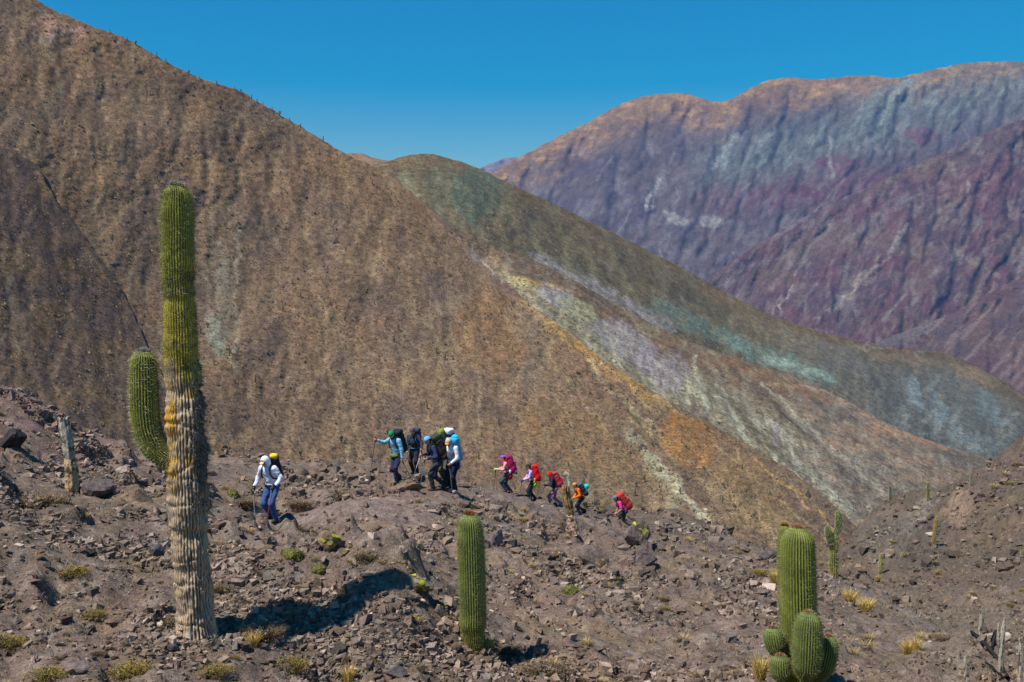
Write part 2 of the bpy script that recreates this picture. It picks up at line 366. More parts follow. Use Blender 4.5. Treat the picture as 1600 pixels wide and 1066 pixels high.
# ---- the banded ridge in the middle, with its pale outcrops
B_TOP = [(560, 285), (640, 300), (690, 338), (770, 384), (850, 414), (950, 468), (1045, 519), (1150, 560), (1270, 600), (1330, 630), (1400, 668), (1480, 698), (1560, 722), (1650, 770), (1800, 850), (2050, 960)]
B_BOT = [(560, 560), (800, 640), (1000, 760), (1263, 900), (1500, 960), (1800, 1020), (2050, 1060)]
B_CTRL = [(600, 290, 900), (690, 340, 880), (850, 414, 900), (1045, 519, 930), (1270, 600, 980), (1560, 722, 1060), (830, 520, 700), (1060, 650, 640), (1263, 780, 590), (1400, 800, 640), (1500, 840, 660), (2000, 950, 1000), (700, 480, 760), (1700, 980, 640)]
def reliefB(U, V):
    e = smooth(0, 25, V - interp(B_TOP, U)); low = smooth(30, 75, V - interp(B_TOP, U)) * smooth(1330, 1180, U)
    return e * (0.005 * DRB('carve', U, V) - 0.020 * ridgedmf((0.60 * U - 0.80 * V) / 62, (0.80 * U + 0.60 * V) / 380, 4, 73) - low * 0.007 * ridgedmf((U - 0.2 * V) / 22, V / 60, 4, 35)) + 0.0015 * fbm(U / 7, V / 7, 3, 34)
def paintB(U, V):
    u, v = wob(U, V, 22, 5, 81); s = U - 0.75 * V
    C = vary(U, V, (114, 93, 73), [((126, 104, 78), 60, 30, 0.0, 0.6), ((104, 92, 78), 40, 25, 0.1, 0.6)], 85)
    low = smooth(30, 75, V - interp(B_TOP, U))
    C = mix(C, alb((132, 126, 102)), 0.75 * low)
    C = mix(C, alb((158, 154, 128)), low * 0.7 * smooth(0.05, 0.3, fbm(s / 22, V / 34, 5, 87, 0.65)))
    C = mix(C, alb((112, 100, 84)), low * 0.6 * smooth(0.1, 0.35, fbm(s / 30 + 5, V / 40, 5, 88, 0.65)))
    right = smooth(1210, 1300, U)
    C = mix(C, mix(np.zeros(U.shape + (3,)) + alb((122, 110, 97)), alb((140, 118, 98)), smooth(0, 0.3, fbm(U / 90, V / 14, 3, 89))), right * 0.8)
    for b in [(868, 462, 36, 17, (152, 145, 140), .9, 25), (812, 440, 36, 9, (154, 148, 104), .8, 18), (850, 446, 40, 5, (176, 140, 84), .6, 12), (905, 484, 36, 18, (154, 152, 118), .85, 30), (975, 533, 58, 27, (148, 141, 136), .9, 32),
              (1012, 560, 18, 26, (144, 132, 140), .8, 0), (1015, 515, 22, 10, (146, 140, 108), .6, 30), (1048, 582, 30, 34, (144, 134, 132), .9, 20), (1085, 600, 22, 24, (150, 144, 118), .7, 0), (1330, 690, 50, 12, (150, 116, 86), .6, 5), (1370, 640, 60, 10, (140, 112, 86), .7, 25),
              (1480, 745, 60, 16, (146, 116, 90), .6, 0), (1360, 740, 70, 24, (112, 104, 94), .7, 25), (1210, 640, 40, 18, (128, 108, 82), .6, 20), (1150, 575, 60, 10, (126, 98, 70), .8, 18), (1260, 612, 50, 9, (132, 98, 70), .8, 18)]:
        C = blob(C, u, v, b[0], b[1], b[2], b[3], b[4], b[5], b[6])
    for p, wd, c, a in [([(955, 470), (985, 490), (1000, 515)], 3, (160, 140, 112), .7), ([(1060, 520), (1085, 535), (1120, 545)], 2.5, (158, 134, 104), .6), ([(1200, 600), (1270, 606), (1300, 612), (1340, 640), (1380, 672), (1440, 690)], 2.5, (160, 134, 106), .8),
                        ([(1085, 560), (1092, 600), (1105, 640)], 4, (176, 172, 146), .7), ([(1120, 600), (1150, 650), (1165, 690)], 5, (170, 166, 140), .7), ([(1190, 640), (1230, 690), (1250, 730)], 5, (164, 160, 136), .6), ([(1210, 660), (1212, 690)], 4, (150, 138, 150), .6),
                        ([(1240, 610), (1330, 700), (1420, 790)], 4, (104, 94, 80), .6), ([(1160, 600), (1260, 690), (1350, 790)], 5, (114, 102, 84), .6), ([(1290, 660), (1360, 740), (1400, 790)], 3, (150, 140, 122), .5), ([(1350, 660), (1385, 690), (1450, 700)], 4, (164, 146, 122), .6), ([(1240, 720), (1290, 760), (1330, 800)], 7, (164, 164, 140), .6),
                        ([(1140, 575), (1230, 650), (1330, 745), (1400, 800)], 3.8, (84, 76, 64), .8), ([(1190, 600), (1290, 690), (1390, 780)], 3.2, (168, 158, 134), .7), ([(1270, 625), (1340, 690), (1430, 760)], 3.8, (88, 80, 70), .75), ([(1320, 660), (1400, 720), (1480, 760)], 3.2, (164, 146, 120), .7), ([(1100, 590), (1190, 680), (1280, 770)], 3.8, (98, 88, 72), .7),
                        ([(1310, 648), (1400, 690), (1500, 716), (1550, 726)], 4.4, (96, 84, 74), .7), ([(1360, 668), (1420, 676), (1480, 700)], 5.0, (164, 128, 98), .7), ([(1300, 668), (1380, 672), (1440, 690)], 6.2, (160, 124, 94), .6), ([(1330, 700), (1400, 706), (1460, 726)], 5.0, (154, 122, 96), .6), ([(1400, 740), (1500, 760), (1560, 770)], 5.0, (150, 122, 98), .6)]:
        C = stroke(C, u, v, p, wd, c, a)
    C = C * (1 + 0.22 * fbm(U / 9, V / 7, 4, 891, 0.65) * (1 - low) + low * (0.2 * fbm((U - 0.25 * V) / 7, V / 22, 4, 895) + 0.18 * fbm(U / 5, V / 5, 3, 899)))[..., None]
    C = mix(C, C * 0 + alb((168, 162, 138)), 0.35 * DRB('chan', U, V) * smooth(-.1, .3, fbm(U / 40, V / 40, 3, 896)))
    return C * 0.84
layer('B', 'banded_ridge', B_TOP, B_BOT, 2.1, 2.2, B_CTRL, reliefB, paintB, M_MID)

# ---- the olive dome and its long ridge down to the right
C_TOP = [(480, 262), (540, 262), (600, 254), (632, 244), (665, 240), (700, 247), (745, 262), (790, 284), (860, 316), (950, 360), (1040, 405), (1130, 455), (1200, 490), (1290, 520), (1360, 536), (1400, 545), (1480, 553), (1540, 580), (1600, 618), (1680, 680), (1800, 760), (2050, 880)]
C_BOT = [(480, 420), (700, 470), (1000, 640), (1200, 720), (1400, 800), (1600, 860), (1800, 900), (2050, 1000)]
C_CTRL = [(480, 260, 1250), (665, 240, 1300), (860, 316, 1420), (1130, 455, 1650), (1400, 545, 1900), (1600, 618, 1850), (690, 338, 1000), (850, 420, 1020), (1045, 519, 1080), (1270, 600, 1200), (1560, 722, 1250), (1450, 640, 1450), (1600, 860, 1000), (1200, 720, 900), (2000, 870, 1700)]
def reliefC(U, V):
    e = smooth(0, 40, V - interp(C_TOP, U))
    return e * (0.006 * DRC('carve', U, V) - 0.020 * smooth(1180, 1380, U) * ridgedmf((0.85 * U - 0.5 * V) / 95, (0.5 * U + 0.85 * V) / 260, 5, 75)) + 0.0014 * fbm(U / 7, V / 7, 3, 134)
def paintC(U, V):
    u, v = wob(U, V, 24, 8, 141); s = U - 0.45 * V
    C = vary(U, V, (104, 93, 71), [((88, 85, 70), 70, 50, 0.0, 0.6), ((122, 104, 76), 60, 40, 0.12, 0.6)], 145)
    C = mix(C, alb((120, 98, 70)), 0.6 * (1 - smooth(5, 40, V - interp(C_TOP, U))))
    C = mix(C, alb((126, 118, 88)), 0.5 * smooth(0.1, 0.4, fbm(s / 18, V / 90, 3, 147)))
    gr = smooth(1150, 1300, U)
    C = mix(C, alb((118, 112, 98)), gr * 0.8 * smooth(0, 40, V - interp(C_TOP, U)))
    tl = smooth(1330, 1420, u) * smooth(15, 60, V - interp(C_TOP, U))
    C = mix(C, alb((104, 106, 98)), 0.85 * tl)
    C = mix(C, alb((146, 152, 142)), tl * 0.5 * smooth(0.12, 0.5, fbm((U + 0.5 * V) / 26, V / 40, 5, 149, 0.65)))
    for b in [(742, 302, 44, 46, (88, 106, 90), .75, 30), (690, 290, 30, 40, (108, 108, 82), .5, 20), (640, 300, 26, 30, (112, 104, 78), .5, 0), (1430, 612, 12, 34, (146, 160, 160), .7, -15), (1468, 640, 14, 26, (132, 150, 150), .6, -20), (1545, 640, 14, 40, (120, 134, 132), .6, -30), (1520, 690, 50, 14, (132, 142, 138), .5, 10),
              (1300, 560, 70, 22, (118, 114, 104), .6, 15), (1410, 560, 60, 9, (146, 126, 100), .7, 5), (1520, 585, 44, 10, (146, 122, 94), .8, 30), (1240, 545, 60, 16, (112, 104, 84), .6, 15)]:
        C = blob(C, u, v, b[0], b[1], b[2], b[3], b[4], b[5], b[6])
    for p, wd, c, a in [([(625, 275), (650, 310), (690, 342), (720, 358)], 7, (136, 130, 98), .6), ([(835, 400), (880, 425), (945, 458), (1045, 512)], 11, (150, 142, 138), .9), ([(850, 405), (900, 432)], 3, (170, 160, 150), .6),
                        ([(1030, 480), (1090, 508), (1140, 530), (1180, 552), (1240, 570), (1295, 592)], 15, (108, 126, 112), .8), ([(1140, 528), (1165, 548)], 8, (112, 138, 124), .8), ([(1200, 560), (1250, 575), (1298, 592)], 7, (148, 166, 146), .8),
                        ([(795, 320), (812, 350), (822, 390)], 3, (130, 120, 92), .6), ([(850, 340), (845, 380)], 5, (124, 114, 84), .5), ([(700, 260), (720, 300), (745, 350)], 6, (104, 112, 92), .6), ([(1330, 545), (1400, 542), (1440, 550)], 2.5, (168, 154, 132), .6)]:
        C = stroke(C, u, v, p, wd, c, a)
    C = C * (1 + 0.16 * fbm(U / 12, V / 4.5, 3, 892) + 0.24 * fbm(U / 6, V / 5, 3, 893))[..., None]
    C = mix(C, C * 0 + alb((146, 136, 112)), 0.45 * DRC('chan', U, V) * smooth(-.1, .3, fbm(U / 50, V / 40, 3, 897)))
    return C * (0.74 - 0.12 * smooth(1300, 1450, U))[..., None]
layer('C', 'olive_dome_ridge', C_TOP, C_BOT, 2.3, 2.4, C_CTRL, reliefC, paintC, M_MID)

# ---- the brown shoulder behind the saddle and the blue hill far up the valley
def simple_paint(base, others, seed): return lambda U, V: vary(U, V, base, others, seed)
layer('E', 'saddle_hill', [(400, 300), (480, 262), (520, 246), (555, 239), (590, 248), (625, 256), (680, 280), (760, 330)], [(400, 400), (760, 400)], 4, 4,
      [(400, 300, 1900), (555, 239, 2300), (760, 330, 1900), (400, 400, 1500), (760, 400, 1500)], lambda U, V: 0.01 * fbm(U / 20, V / 20, 4, 5), simple_paint((128, 102, 76), [((110, 90, 72), 30, 20, 0, .6)], 9), M_MID)
layer('H', 'far_blue_hill', [(600, 330), (700, 285), (755, 261), (785, 249), (806, 246), (850, 262), (950, 320)], [(600, 480), (950, 480)], 4, 4,
      [(600, 330, 8200), (806, 246, 8800), (950, 320, 8200), (600, 480, 7600), (950, 480, 7600)], lambda U, V: 0.01 * fbm(U / 20, V / 20, 4, 6), simple_paint((112, 100, 104), [((96, 90, 98), 30, 20, 0, .6)], 9), M_FAR)

# ---- the purple range across the valley
D_TOP = [(640, 350), (780, 264), (830, 236), (880, 210), (920, 190), (960, 168), (1000, 152), (1040, 146), (1075, 147), (1110, 158), (1138, 157), (1165, 142), (1200, 126), (1222, 122), (1280, 124), (1330, 119), (1370, 119), (1392, 122), (1440, 113), (1500, 100), (1560, 96), (1620, 97), (1750, 120), (2000, 90), (2250, 170)]
D_BOT = [(640, 420), (900, 430), (1060, 500), (1130, 500), (1300, 400), (1500, 320), (1800, 300), (2250, 330)]
D_CTRL = [(640, 350, 6300), (830, 236, 6800), (1040, 146, 7000), (1222, 122, 6900), (1560, 96, 6600), (2200, 120, 6000), (900, 400, 5400), (1130, 455, 4800), (1350, 540, 4300), (1600, 620, 4000), (2200, 700, 3600), (1200, 300, 5700), (1500, 300, 5400), (700, 520, 5200)]
def scree(C, U, V, top, n, seed):
    """pale scree chutes: thin, short, straight down the fall line"""
    r = np.random.default_rng(seed + n); a = np.zeros(U.shape)
    for i in range(n):
        u0 = r.uniform(880, 1620); v0 = float(interp(top, np.array([u0]))[0]) + r.uniform(40, 330); L = r.uniform(10, 46); sl = r.normal(-0.55, 0.28); w_ = r.uniform(1.6, 3.4)
        m = (np.abs(U - u0) < 60) & (np.abs(V - v0 - L / 2) < 60)
        if not m.any(): continue
        uu_, vv_ = U[m], V[m]; k = r.normal(0, 5)
        d = polydist(uu_ + 1.2 * noise(uu_ / 6, vv_ / 6, i), vv_, [(u0, v0), (u0 + sl * L * .5 + k, v0 + L * .5), (u0 + sl * L, v0 + L)])
        a[m] = np.maximum(a[m], r.uniform(0.25, 0.6) * (1 - smooth(0.3 * w_, w_, d)))
    return mix(C, C * 0.4 + alb((176, 170, 166)) * 0.6, a)
def flowD(U, V): return U + 0.8 * V + 5 * fbm(U / 60, V / 60, 2, 203)
def reliefD(U, V):
    e = smooth(0, 40, V - interp(D_TOP, U))
    return e * (0.010 * DRD('carve', U, V) + 0.010 * fbm((U + 0.8 * V) / 120, (V - 0.5 * U) / 240, 3, 221)) + 0.0008 * fbm(U / 8, V / 8, 3, 246)
def paintD(U, V):
    u, v = wob(U, V, 30, 7, 261); s = flowD(U, V)
    C = vary(U, V, (106, 90, 92), [((94, 82, 92), 110, 60, 0.0, 0.7), ((118, 104, 100), 50, 40, 0.1, 0.5)], 265)
    top = 1 - smooth(8, 70, V - interp(D_TOP, U) + 20 * fbm(U / 50, V / 30, 3, 5))
    C = mix(C, alb((158, 122, 88)), 0.9 * top)
    C = mix(C, alb((190, 150, 98)), top * 0.8 * smooth(0.05, 0.4, fbm(U / 34, V / 12, 3, 268)))
    st = smooth(0.0, 0.45, fbm((U + 0.5 * V) / 12, V / 34, 4, 271))
    band = np.exp(-((v - (300 - 0.06 * (u - 1250))) / 26) ** 2) * smooth(1050, 1130, u)
    C = mix(C, alb((112, 62, 78)), 0.7 * band)
    teal = np.exp(-((v - (240 - 0.28 * (u - 1200))) / 45) ** 2) * smooth(1040, 1140, u)
    C = mix(C, alb((108, 116, 112)), 0.65 * teal); C = mix(C, alb((140, 152, 148)), 0.5 * teal * st)
    C = mix(C, alb((142, 138, 146)), 0.3 * st * smooth(260, 330, V))
    for b in [(1055, 342, 22, 9, (176, 172, 166), .7, 30), (1110, 345, 22, 10, (170, 168, 164), .7, 10), (1030, 285, 12, 26, (160, 158, 156), .6, 25), (1390, 160, 50, 28, (132, 146, 140), .6, -35), (1310, 255, 40, 14, (124, 60, 80), .6, 0), (1440, 212, 30, 10, (120, 60, 78), .6, 10), (1010, 165, 60, 12, (160, 130, 90), .6, -20), (1200, 150, 60, 14, (128, 98, 82), .6, -15)]:
        C = blob(C, u, v, b[0], b[1], b[2], b[3], b[4], b[5], b[6])
    for p, wd, c, a in [([(1025, 285), (1020, 305), (1014, 325)], 4, (190, 184, 178), .8), ([(1150, 210), (1128, 245), (1110, 262)], 5, (160, 170, 164), .7), ([(1210, 200), (1185, 235)], 4, (150, 160, 154), .6), ([(1300, 215), (1296, 255), (1303, 270)], 4, (170, 170, 166), .6), ([(1415, 130), (1385, 165), (1375, 190)], 6, (156, 168, 160), .7),
                        ([(830, 238), (900, 205), (980, 165)], 4, (156, 126, 90), .6), ([(960, 190), (1040, 178)], 4, (160, 130, 94), .6)]:
        C = stroke(C, u, v, p, wd, c, a)
    C = scree(C, U, V, D_TOP, 40, 5)
    C = C * (1 + 0.22 * fbm((U + 0.6 * V) / 8, V / 12, 4, 874))[..., None]
    C = mix(C, C * 0.5 + alb((172, 164, 162)) * 0.5, 0.75 * DRD('chan', U, V) * smooth(0.0, .35, fbm(U / 45, V / 35, 3, 898))); C = mix(C, C * 0.7, 0.5 * DRD('small', U, V))
    return C * np.array([0.54, 0.53, 0.50])
layer('D', 'purple_range', D_TOP, D_BOT, 2.1, 2.2, D_CTRL, reliefD, paintD, M_FAR, 1.5)

D2_TOP = [(960, 560), (1060, 480), (1120, 425), (1180, 385), (1240, 348), (1300, 318), (1360, 290), (1420, 262), (1480, 236), (1540, 208), (1600, 186), (1750, 140), (2000, 150), (2250, 210)]
def reliefD2(U, V):
    e = smooth(0, 40, V - interp(D2_TOP, U))
    return e * (0.010 * DRE('carve', U, V) + 0.010 * fbm((U + 0.8 * V) / 110, (V - 0.5 * U) / 220, 3, 321)) + 0.0008 * fbm(U / 8, V / 8, 3, 346)
def paintD2(U, V):
    u, v = wob(U, V, 26, 6, 361); s = flowD(U, V)
    C = vary(U, V, (106, 82, 86), [((94, 74, 84), 90, 60, 0.0, 0.7), ((122, 98, 88), 70, 50, 0.1, 0.6), ((112, 72, 80), 80, 50, 0.1, 0.6)], 365)
    C = mix(C, alb((146, 130, 130)), 0.4 * smooth(0.1, 0.5, fbm((U + 0.5 * V) / 12, V / 30, 4, 371)))
    for p, wd, c, a in [([(1415, 350), (1400, 378), (1385, 395)], 4, (170, 164, 160), .7), ([(1240, 445), (1218, 478), (1222, 492)], 2.6, (184, 170, 166), .8), ([(1390, 400), (1330, 455), (1280, 500)], 2.6, (166, 150, 148), .8), ([(1350, 425), (1330, 460), (1300, 490)], 3, (170, 150, 146), .7), ([(1270, 330), (1200, 380)], 4, (140, 126, 130), .6),
                        ([(1495, 380), (1490, 405), (1480, 440)], 4, (150, 140, 142), .6), ([(1520, 405), (1560, 435)], 3, (150, 134, 120), .6), ([(1440, 300), (1380, 330), (1320, 380)], 4, (138, 124, 124), .5), ([(1530, 320), (1545, 340)], 6, (120, 70, 82), .6)]:
        C = stroke(C, u, v, p, wd, c, a)
    for b in [(1330, 285, 60, 14, (116, 66, 80), .6, -20), (1540, 300, 40, 40, (120, 78, 84), .6, 0), (1470, 260, 60, 16, (118, 98, 86), .6, -20), (1250, 500, 60, 20, (112, 80, 84), .6, 0)]:
        C = blob(C, u, v, b[0], b[1], b[2], b[3], b[4], b[5], b[6])
    C = scree(C, U, V, D2_TOP, 45, 5)
    C = C * (1 + 0.22 * fbm((U + 0.6 * V) / 8, V / 12, 4, 874))[..., None]
    C = mix(C, C * 0.5 + alb((172, 164, 162)) * 0.5, 0.75 * DRE('chan', U, V) * smooth(0.0, .35, fbm(U / 45, V / 35, 3, 898))); C = mix(C, C * 0.7, 0.5 * DRE('small', U, V))
    return C * np.array([0.56, 0.57, 0.50])
layer('D2', 'purple_front_spur', D2_TOP, [(960, 640), (1130, 530), (1350, 580), (1500, 570), (1700, 560), (2250, 560)], 2.2, 2.3,
      [(960, 560, 4600), (1120, 425, 4700), (1360, 290, 4900), (1600, 186, 4900), (2200, 180, 4700), (1130, 600, 4000), (1350, 540, 3800), (1600, 620, 3500), (2200, 700, 3200), (1600, 400, 4200)], reliefD2, paintD2, M_FAR, 1.4)

D3_TOP = [(1300, 580), (1360, 541), (1400, 523), (1440, 508), (1480, 493), (1530, 466), (1570, 446), (1620, 425), (1750, 380), (2000, 330), (2250, 330)]
def paintD3(U, V):
    u, v = wob(U, V, 30, 10, 461); s = flowD(U, V)
    C = vary(U, V, (108, 82, 84), [((96, 84, 90), 80, 40, 0.0, 0.7), ((122, 94, 84), 60, 40, 0.1, 0.6)], 465)
    C = mix(C, alb((150, 128, 128)), 0.5 * smooth(0.15, 0.5, fbm(s / 13, (V - 0.5 * U) / 90, 3, 471)))
    C = blob(C, u, v, 1400, 530, 60, 14, (112, 106, 108), .8, -15)
    return C * np.array([0.55, 0.56, 0.50])
layer('D3', 'purple_lower_spur', D3_TOP, [(1300, 620), (1450, 600), (1600, 660), (2250, 700)], 3.0, 3.0,
      [(1300, 580, 3300), (1440, 508, 3500), (1570, 446, 3600), (2200, 330, 3600), (1400, 620, 2900), (1600, 640, 2600), (2200, 700, 2400)],
      lambda U, V: -smooth(0, 30, V - interp(D3_TOP, U)) * (-0.015 * DRE('carve', U + 90, V - 30)) + 0.002 * fbm(U / 8, V / 8, 3, 446), paintD3, M_FAR, 1.2)

# ---- the floor under everything, hidden by the slopes
t = NT('valley_ground'); t.base(t.ramp(t.noise(0.002, 6), [(0.3, tuple(alb((96, 86, 78)))), (0.7, tuple(alb((128, 112, 96))))]))
g = 9700.0
tag(mesh_obj('valley_floor', [(-g, -g, -420), (g, -g, -420), (g, g, -420), (-g, g, -420)], np.array([[0, 1, 2, 3]]), t.m), kind='structure')

# ---- the air: thin haze that turns the far range blue
t = bpy.data.materials.new('haze'); t.use_nodes = True; n = t.node_tree; n.nodes.clear()
vo = n.nodes.new('ShaderNodeVolumePrincipled'); vo.inputs['Color'].default_value = (0.17, 0.47, 1.0, 1); vo.inputs['Density'].default_value = 2.8e-5; vo.inputs['Anisotropy'].default_value = 0.0
n.links.new(vo.outputs[0], n.nodes.new('ShaderNodeOutputMaterial').inputs['Volume'])
x0, x1, y0, y1, z0, z1 = -9900.0, 9900.0, -9900.0, 9900.0, -425.0, 1800.0
hv = [(x, y, z) for z in (z0, z1) for y in (y0, y1) for x in (x0, x1)]
tag(mesh_obj('haze', hv, np.array([[0, 2, 3, 1], [4, 5, 7, 6], [0, 1, 5, 4], [2, 6, 7, 3], [0, 4, 6, 2], [1, 3, 7, 5]]), t, None, False), kind='stuff')
# ================================================================== FOREGROUND SLOPE
# the near ground, given as (column, distance, row): the row at which the ground at that distance shows
G = [(-500, 5, 1300), (800, 5, 1420), (2100, 5, 1520), (-500, 8, 1080), (300, 8, 1205), (800, 8.5, 1290), (1300, 9, 1330), (2100, 10, 1400),
     (0, 11.4, 1066), (300, 11.7, 1066), (800, 13.8, 1066), (1250, 14, 1085), (1600, 18.5, 1066),
     (305, 13.6, 978), (742, 15, 1013), (620, 15.4, 889), (450, 14.3, 962), (540, 14.5, 956), (430, 15.0, 902), (540, 15.1, 894), (460, 17.5, 872), (1000, 15.2, 1055), (1200, 19, 1000), (1000, 20, 955), (900, 23, 912), (800, 26, 868), (700, 27.5, 822), (560, 27.5, 800), (500, 22, 850),
     (425, 29, 811), (620, 34, 752), (708, 34, 768), (790, 46, 767), (832, 47, 780), (865, 47, 790), (908, 48, 803), (975, 47, 824), (897, 38, 832), (985, 37, 848),
     (1100, 33, 880), (1100, 24, 930), (1303, 43, 903), (1340, 33, 942), (1420, 24, 1012), (1600, 25, 1000), (1600, 38, 920), (1450, 52, 900), (1550, 75, 838), (1600, 95, 778),
     (1463, 75, 852), (1450, 115, 781), (1390, 118, 786), (1517, 112, 757), (1600, 118, 704), (1330, 108, 848), (1380, 60, 888),
     (112, 23, 771), (0, 24, 705), (0, 30, 612), (60, 30.5, 626), (150, 31, 690), (200, 32.5, 703), (250, 34, 709), (340, 36, 716), (480, 38, 723), (560, 38, 731), (610, 38, 739), (700, 40.5, 760),
     (750, 47, 763), (800, 50, 766), (870, 52, 783), (930, 53, 797), (1020, 54, 806), (1100, 54, 816), (1160, 54, 840), (1230, 56, 872), (1285, 75, 880),
     (0, 17, 800), (0, 14, 900), (150, 17, 850), (250, 22, 790), (-400, 14, 820), (-400, 24, 620), (-400, 32, 540), (2000, 30, 930), (2000, 60, 800), (2000, 120, 640)]
for (a, b, c) in [(-400, 32, 540), (0, 30, 612), (150, 31, 690), (340, 36, 716), (560, 38, 731), (700, 40.5, 760), (800, 50, 766), (930, 53, 797), (1100, 54, 816), (1230, 56, 872)]:
    G += [(a, b * 1.3, c + 45), (a, b * 2.2, c + 150), (a, b * 5, c + 230)]
for (a, b, c) in [(1330, 108, 848), (1450, 115, 781), (1600, 118, 704), (2000, 120, 640)]:
    G += [(a, b * 1.25, c + 25), (a, b * 2.2, c + 110)]
G = np.array(G, float)
_gf = TPS(np.stack([G[:, 0] / 350, 2.2 * np.log(G[:, 1] / 10)], -1), G[:, 2] / 100, 2e-4)
def relief_ground(x, y):
    u = CX + F * x / y
    n = 0.16 * fbm(x / 3.1, y / 3.1, 3, 501) + 0.07 * fbm(x / 0.7 + 0.4 * y, y / 0.9, 3, 505)
    crag = smooth(0.05, 0.45, fbm(x / 5.5, y / 4.5, 3, 511))
    n = n + crag * 0.24 * (np.abs(fbm((x + 0.5 * y) / 0.8, (y - 0.6 * x) / 2.0, 4, 521)) * 1.6 - 0.3)
    hh = 0.9 * x + 0.35 * y + 0.7 * fbm(x / 2.5, y / 2.5, 3, 561); ledge = (hh * 0.9) % 1.0; ledge = np.where(ledge < 0.8, ledge / 0.8, (1 - ledge) / 0.2)       # tilted beds of rock breaking through
    n = n + smooth(0.0, 0.3, fbm(x / 4.2 + 7, y / 3.4, 3, 563) + 0.35 * np.exp(-((u - 930) / 130) ** 2 - ((y - 33) / 8) ** 2)) * 0.30 * (ledge - 0.45)
    far = smooth(30, 80, y) * (1 + 0.7 * smooth(1280, 1400, u))
    n = n + far * (1.5 * (ridgedmf((x + 0.35 * y) / 24, (y - 0.4 * x) / 50, 5, 531) - 0.6) + 0.35 * fbm(x / 5, y / 7, 4, 541) + 0.3)
    n = n + 0.035 * fbm(x / 0.22, y / 0.3, 3, 551) * smooth(60, 12, y)
    return n * smooth(2.5, 9, y)
def ground_z(x, y):
    x = np.asarray(x, float); y = np.asarray(y, float)
    u = CX + F * x / y * math.cos(PITCH)
    v = _gf(np.stack([u / 350, 2.2 * np.log(y / 10)], -1)) * 100
    _, Z = ray(u, v)
    return Z * y + relief_ground(x, y)
_ds = np.exp(np.linspace(math.log(6), math.log(135), 1400))
def hit(u, v):
    """first point of the ground seen at pixel (u, v)"""
    X, _ = ray(u, v); z = ground_z(X * _ds, _ds); _, vv = project(np.stack([X * _ds, _ds, z], -1))
    i = np.nonzero(vv <= v)[0]
    if len(i) == 0: i = [int(np.argmin(vv))]
    i = max(int(i[0]), 1); a, b = vv[i - 1], vv[i]; t = 0 if a == b else min(max((a - v) / (a - b), 0), 1)
    d = _ds[i - 1] * (1 - t) + _ds[i] * t
    x = float(ray(u, v)[0]) * d
    return Vector((x, d, float(ground_z(x, d))))
def at(u, d):
    x = float(ray(u, 700)[0]) * d
    return Vector((x, d, float(ground_z(x, d))))
uu = np.concatenate([np.arange(-620, -60, 20.0), np.arange(-60, 1660, 3.6), np.arange(1660, 2230, 20.0)])
dd = np.exp(np.concatenate([np.linspace(math.log(2.6), math.log(9.5), 24)[:-1], np.linspace(math.log(9.5), math.log(60), 290)[:-1], np.linspace(math.log(60), math.log(135), 70)[:-1], np.linspace(math.log(135), math.log(300), 16)]))
UU, DD = np.meshgrid(uu, dd)
XX = (UU - CX) / F * DD / math.cos(PITCH)
ZZ = ground_z(XX, DD)
PU, PV = project(np.stack([XX, DD, ZZ], -1))
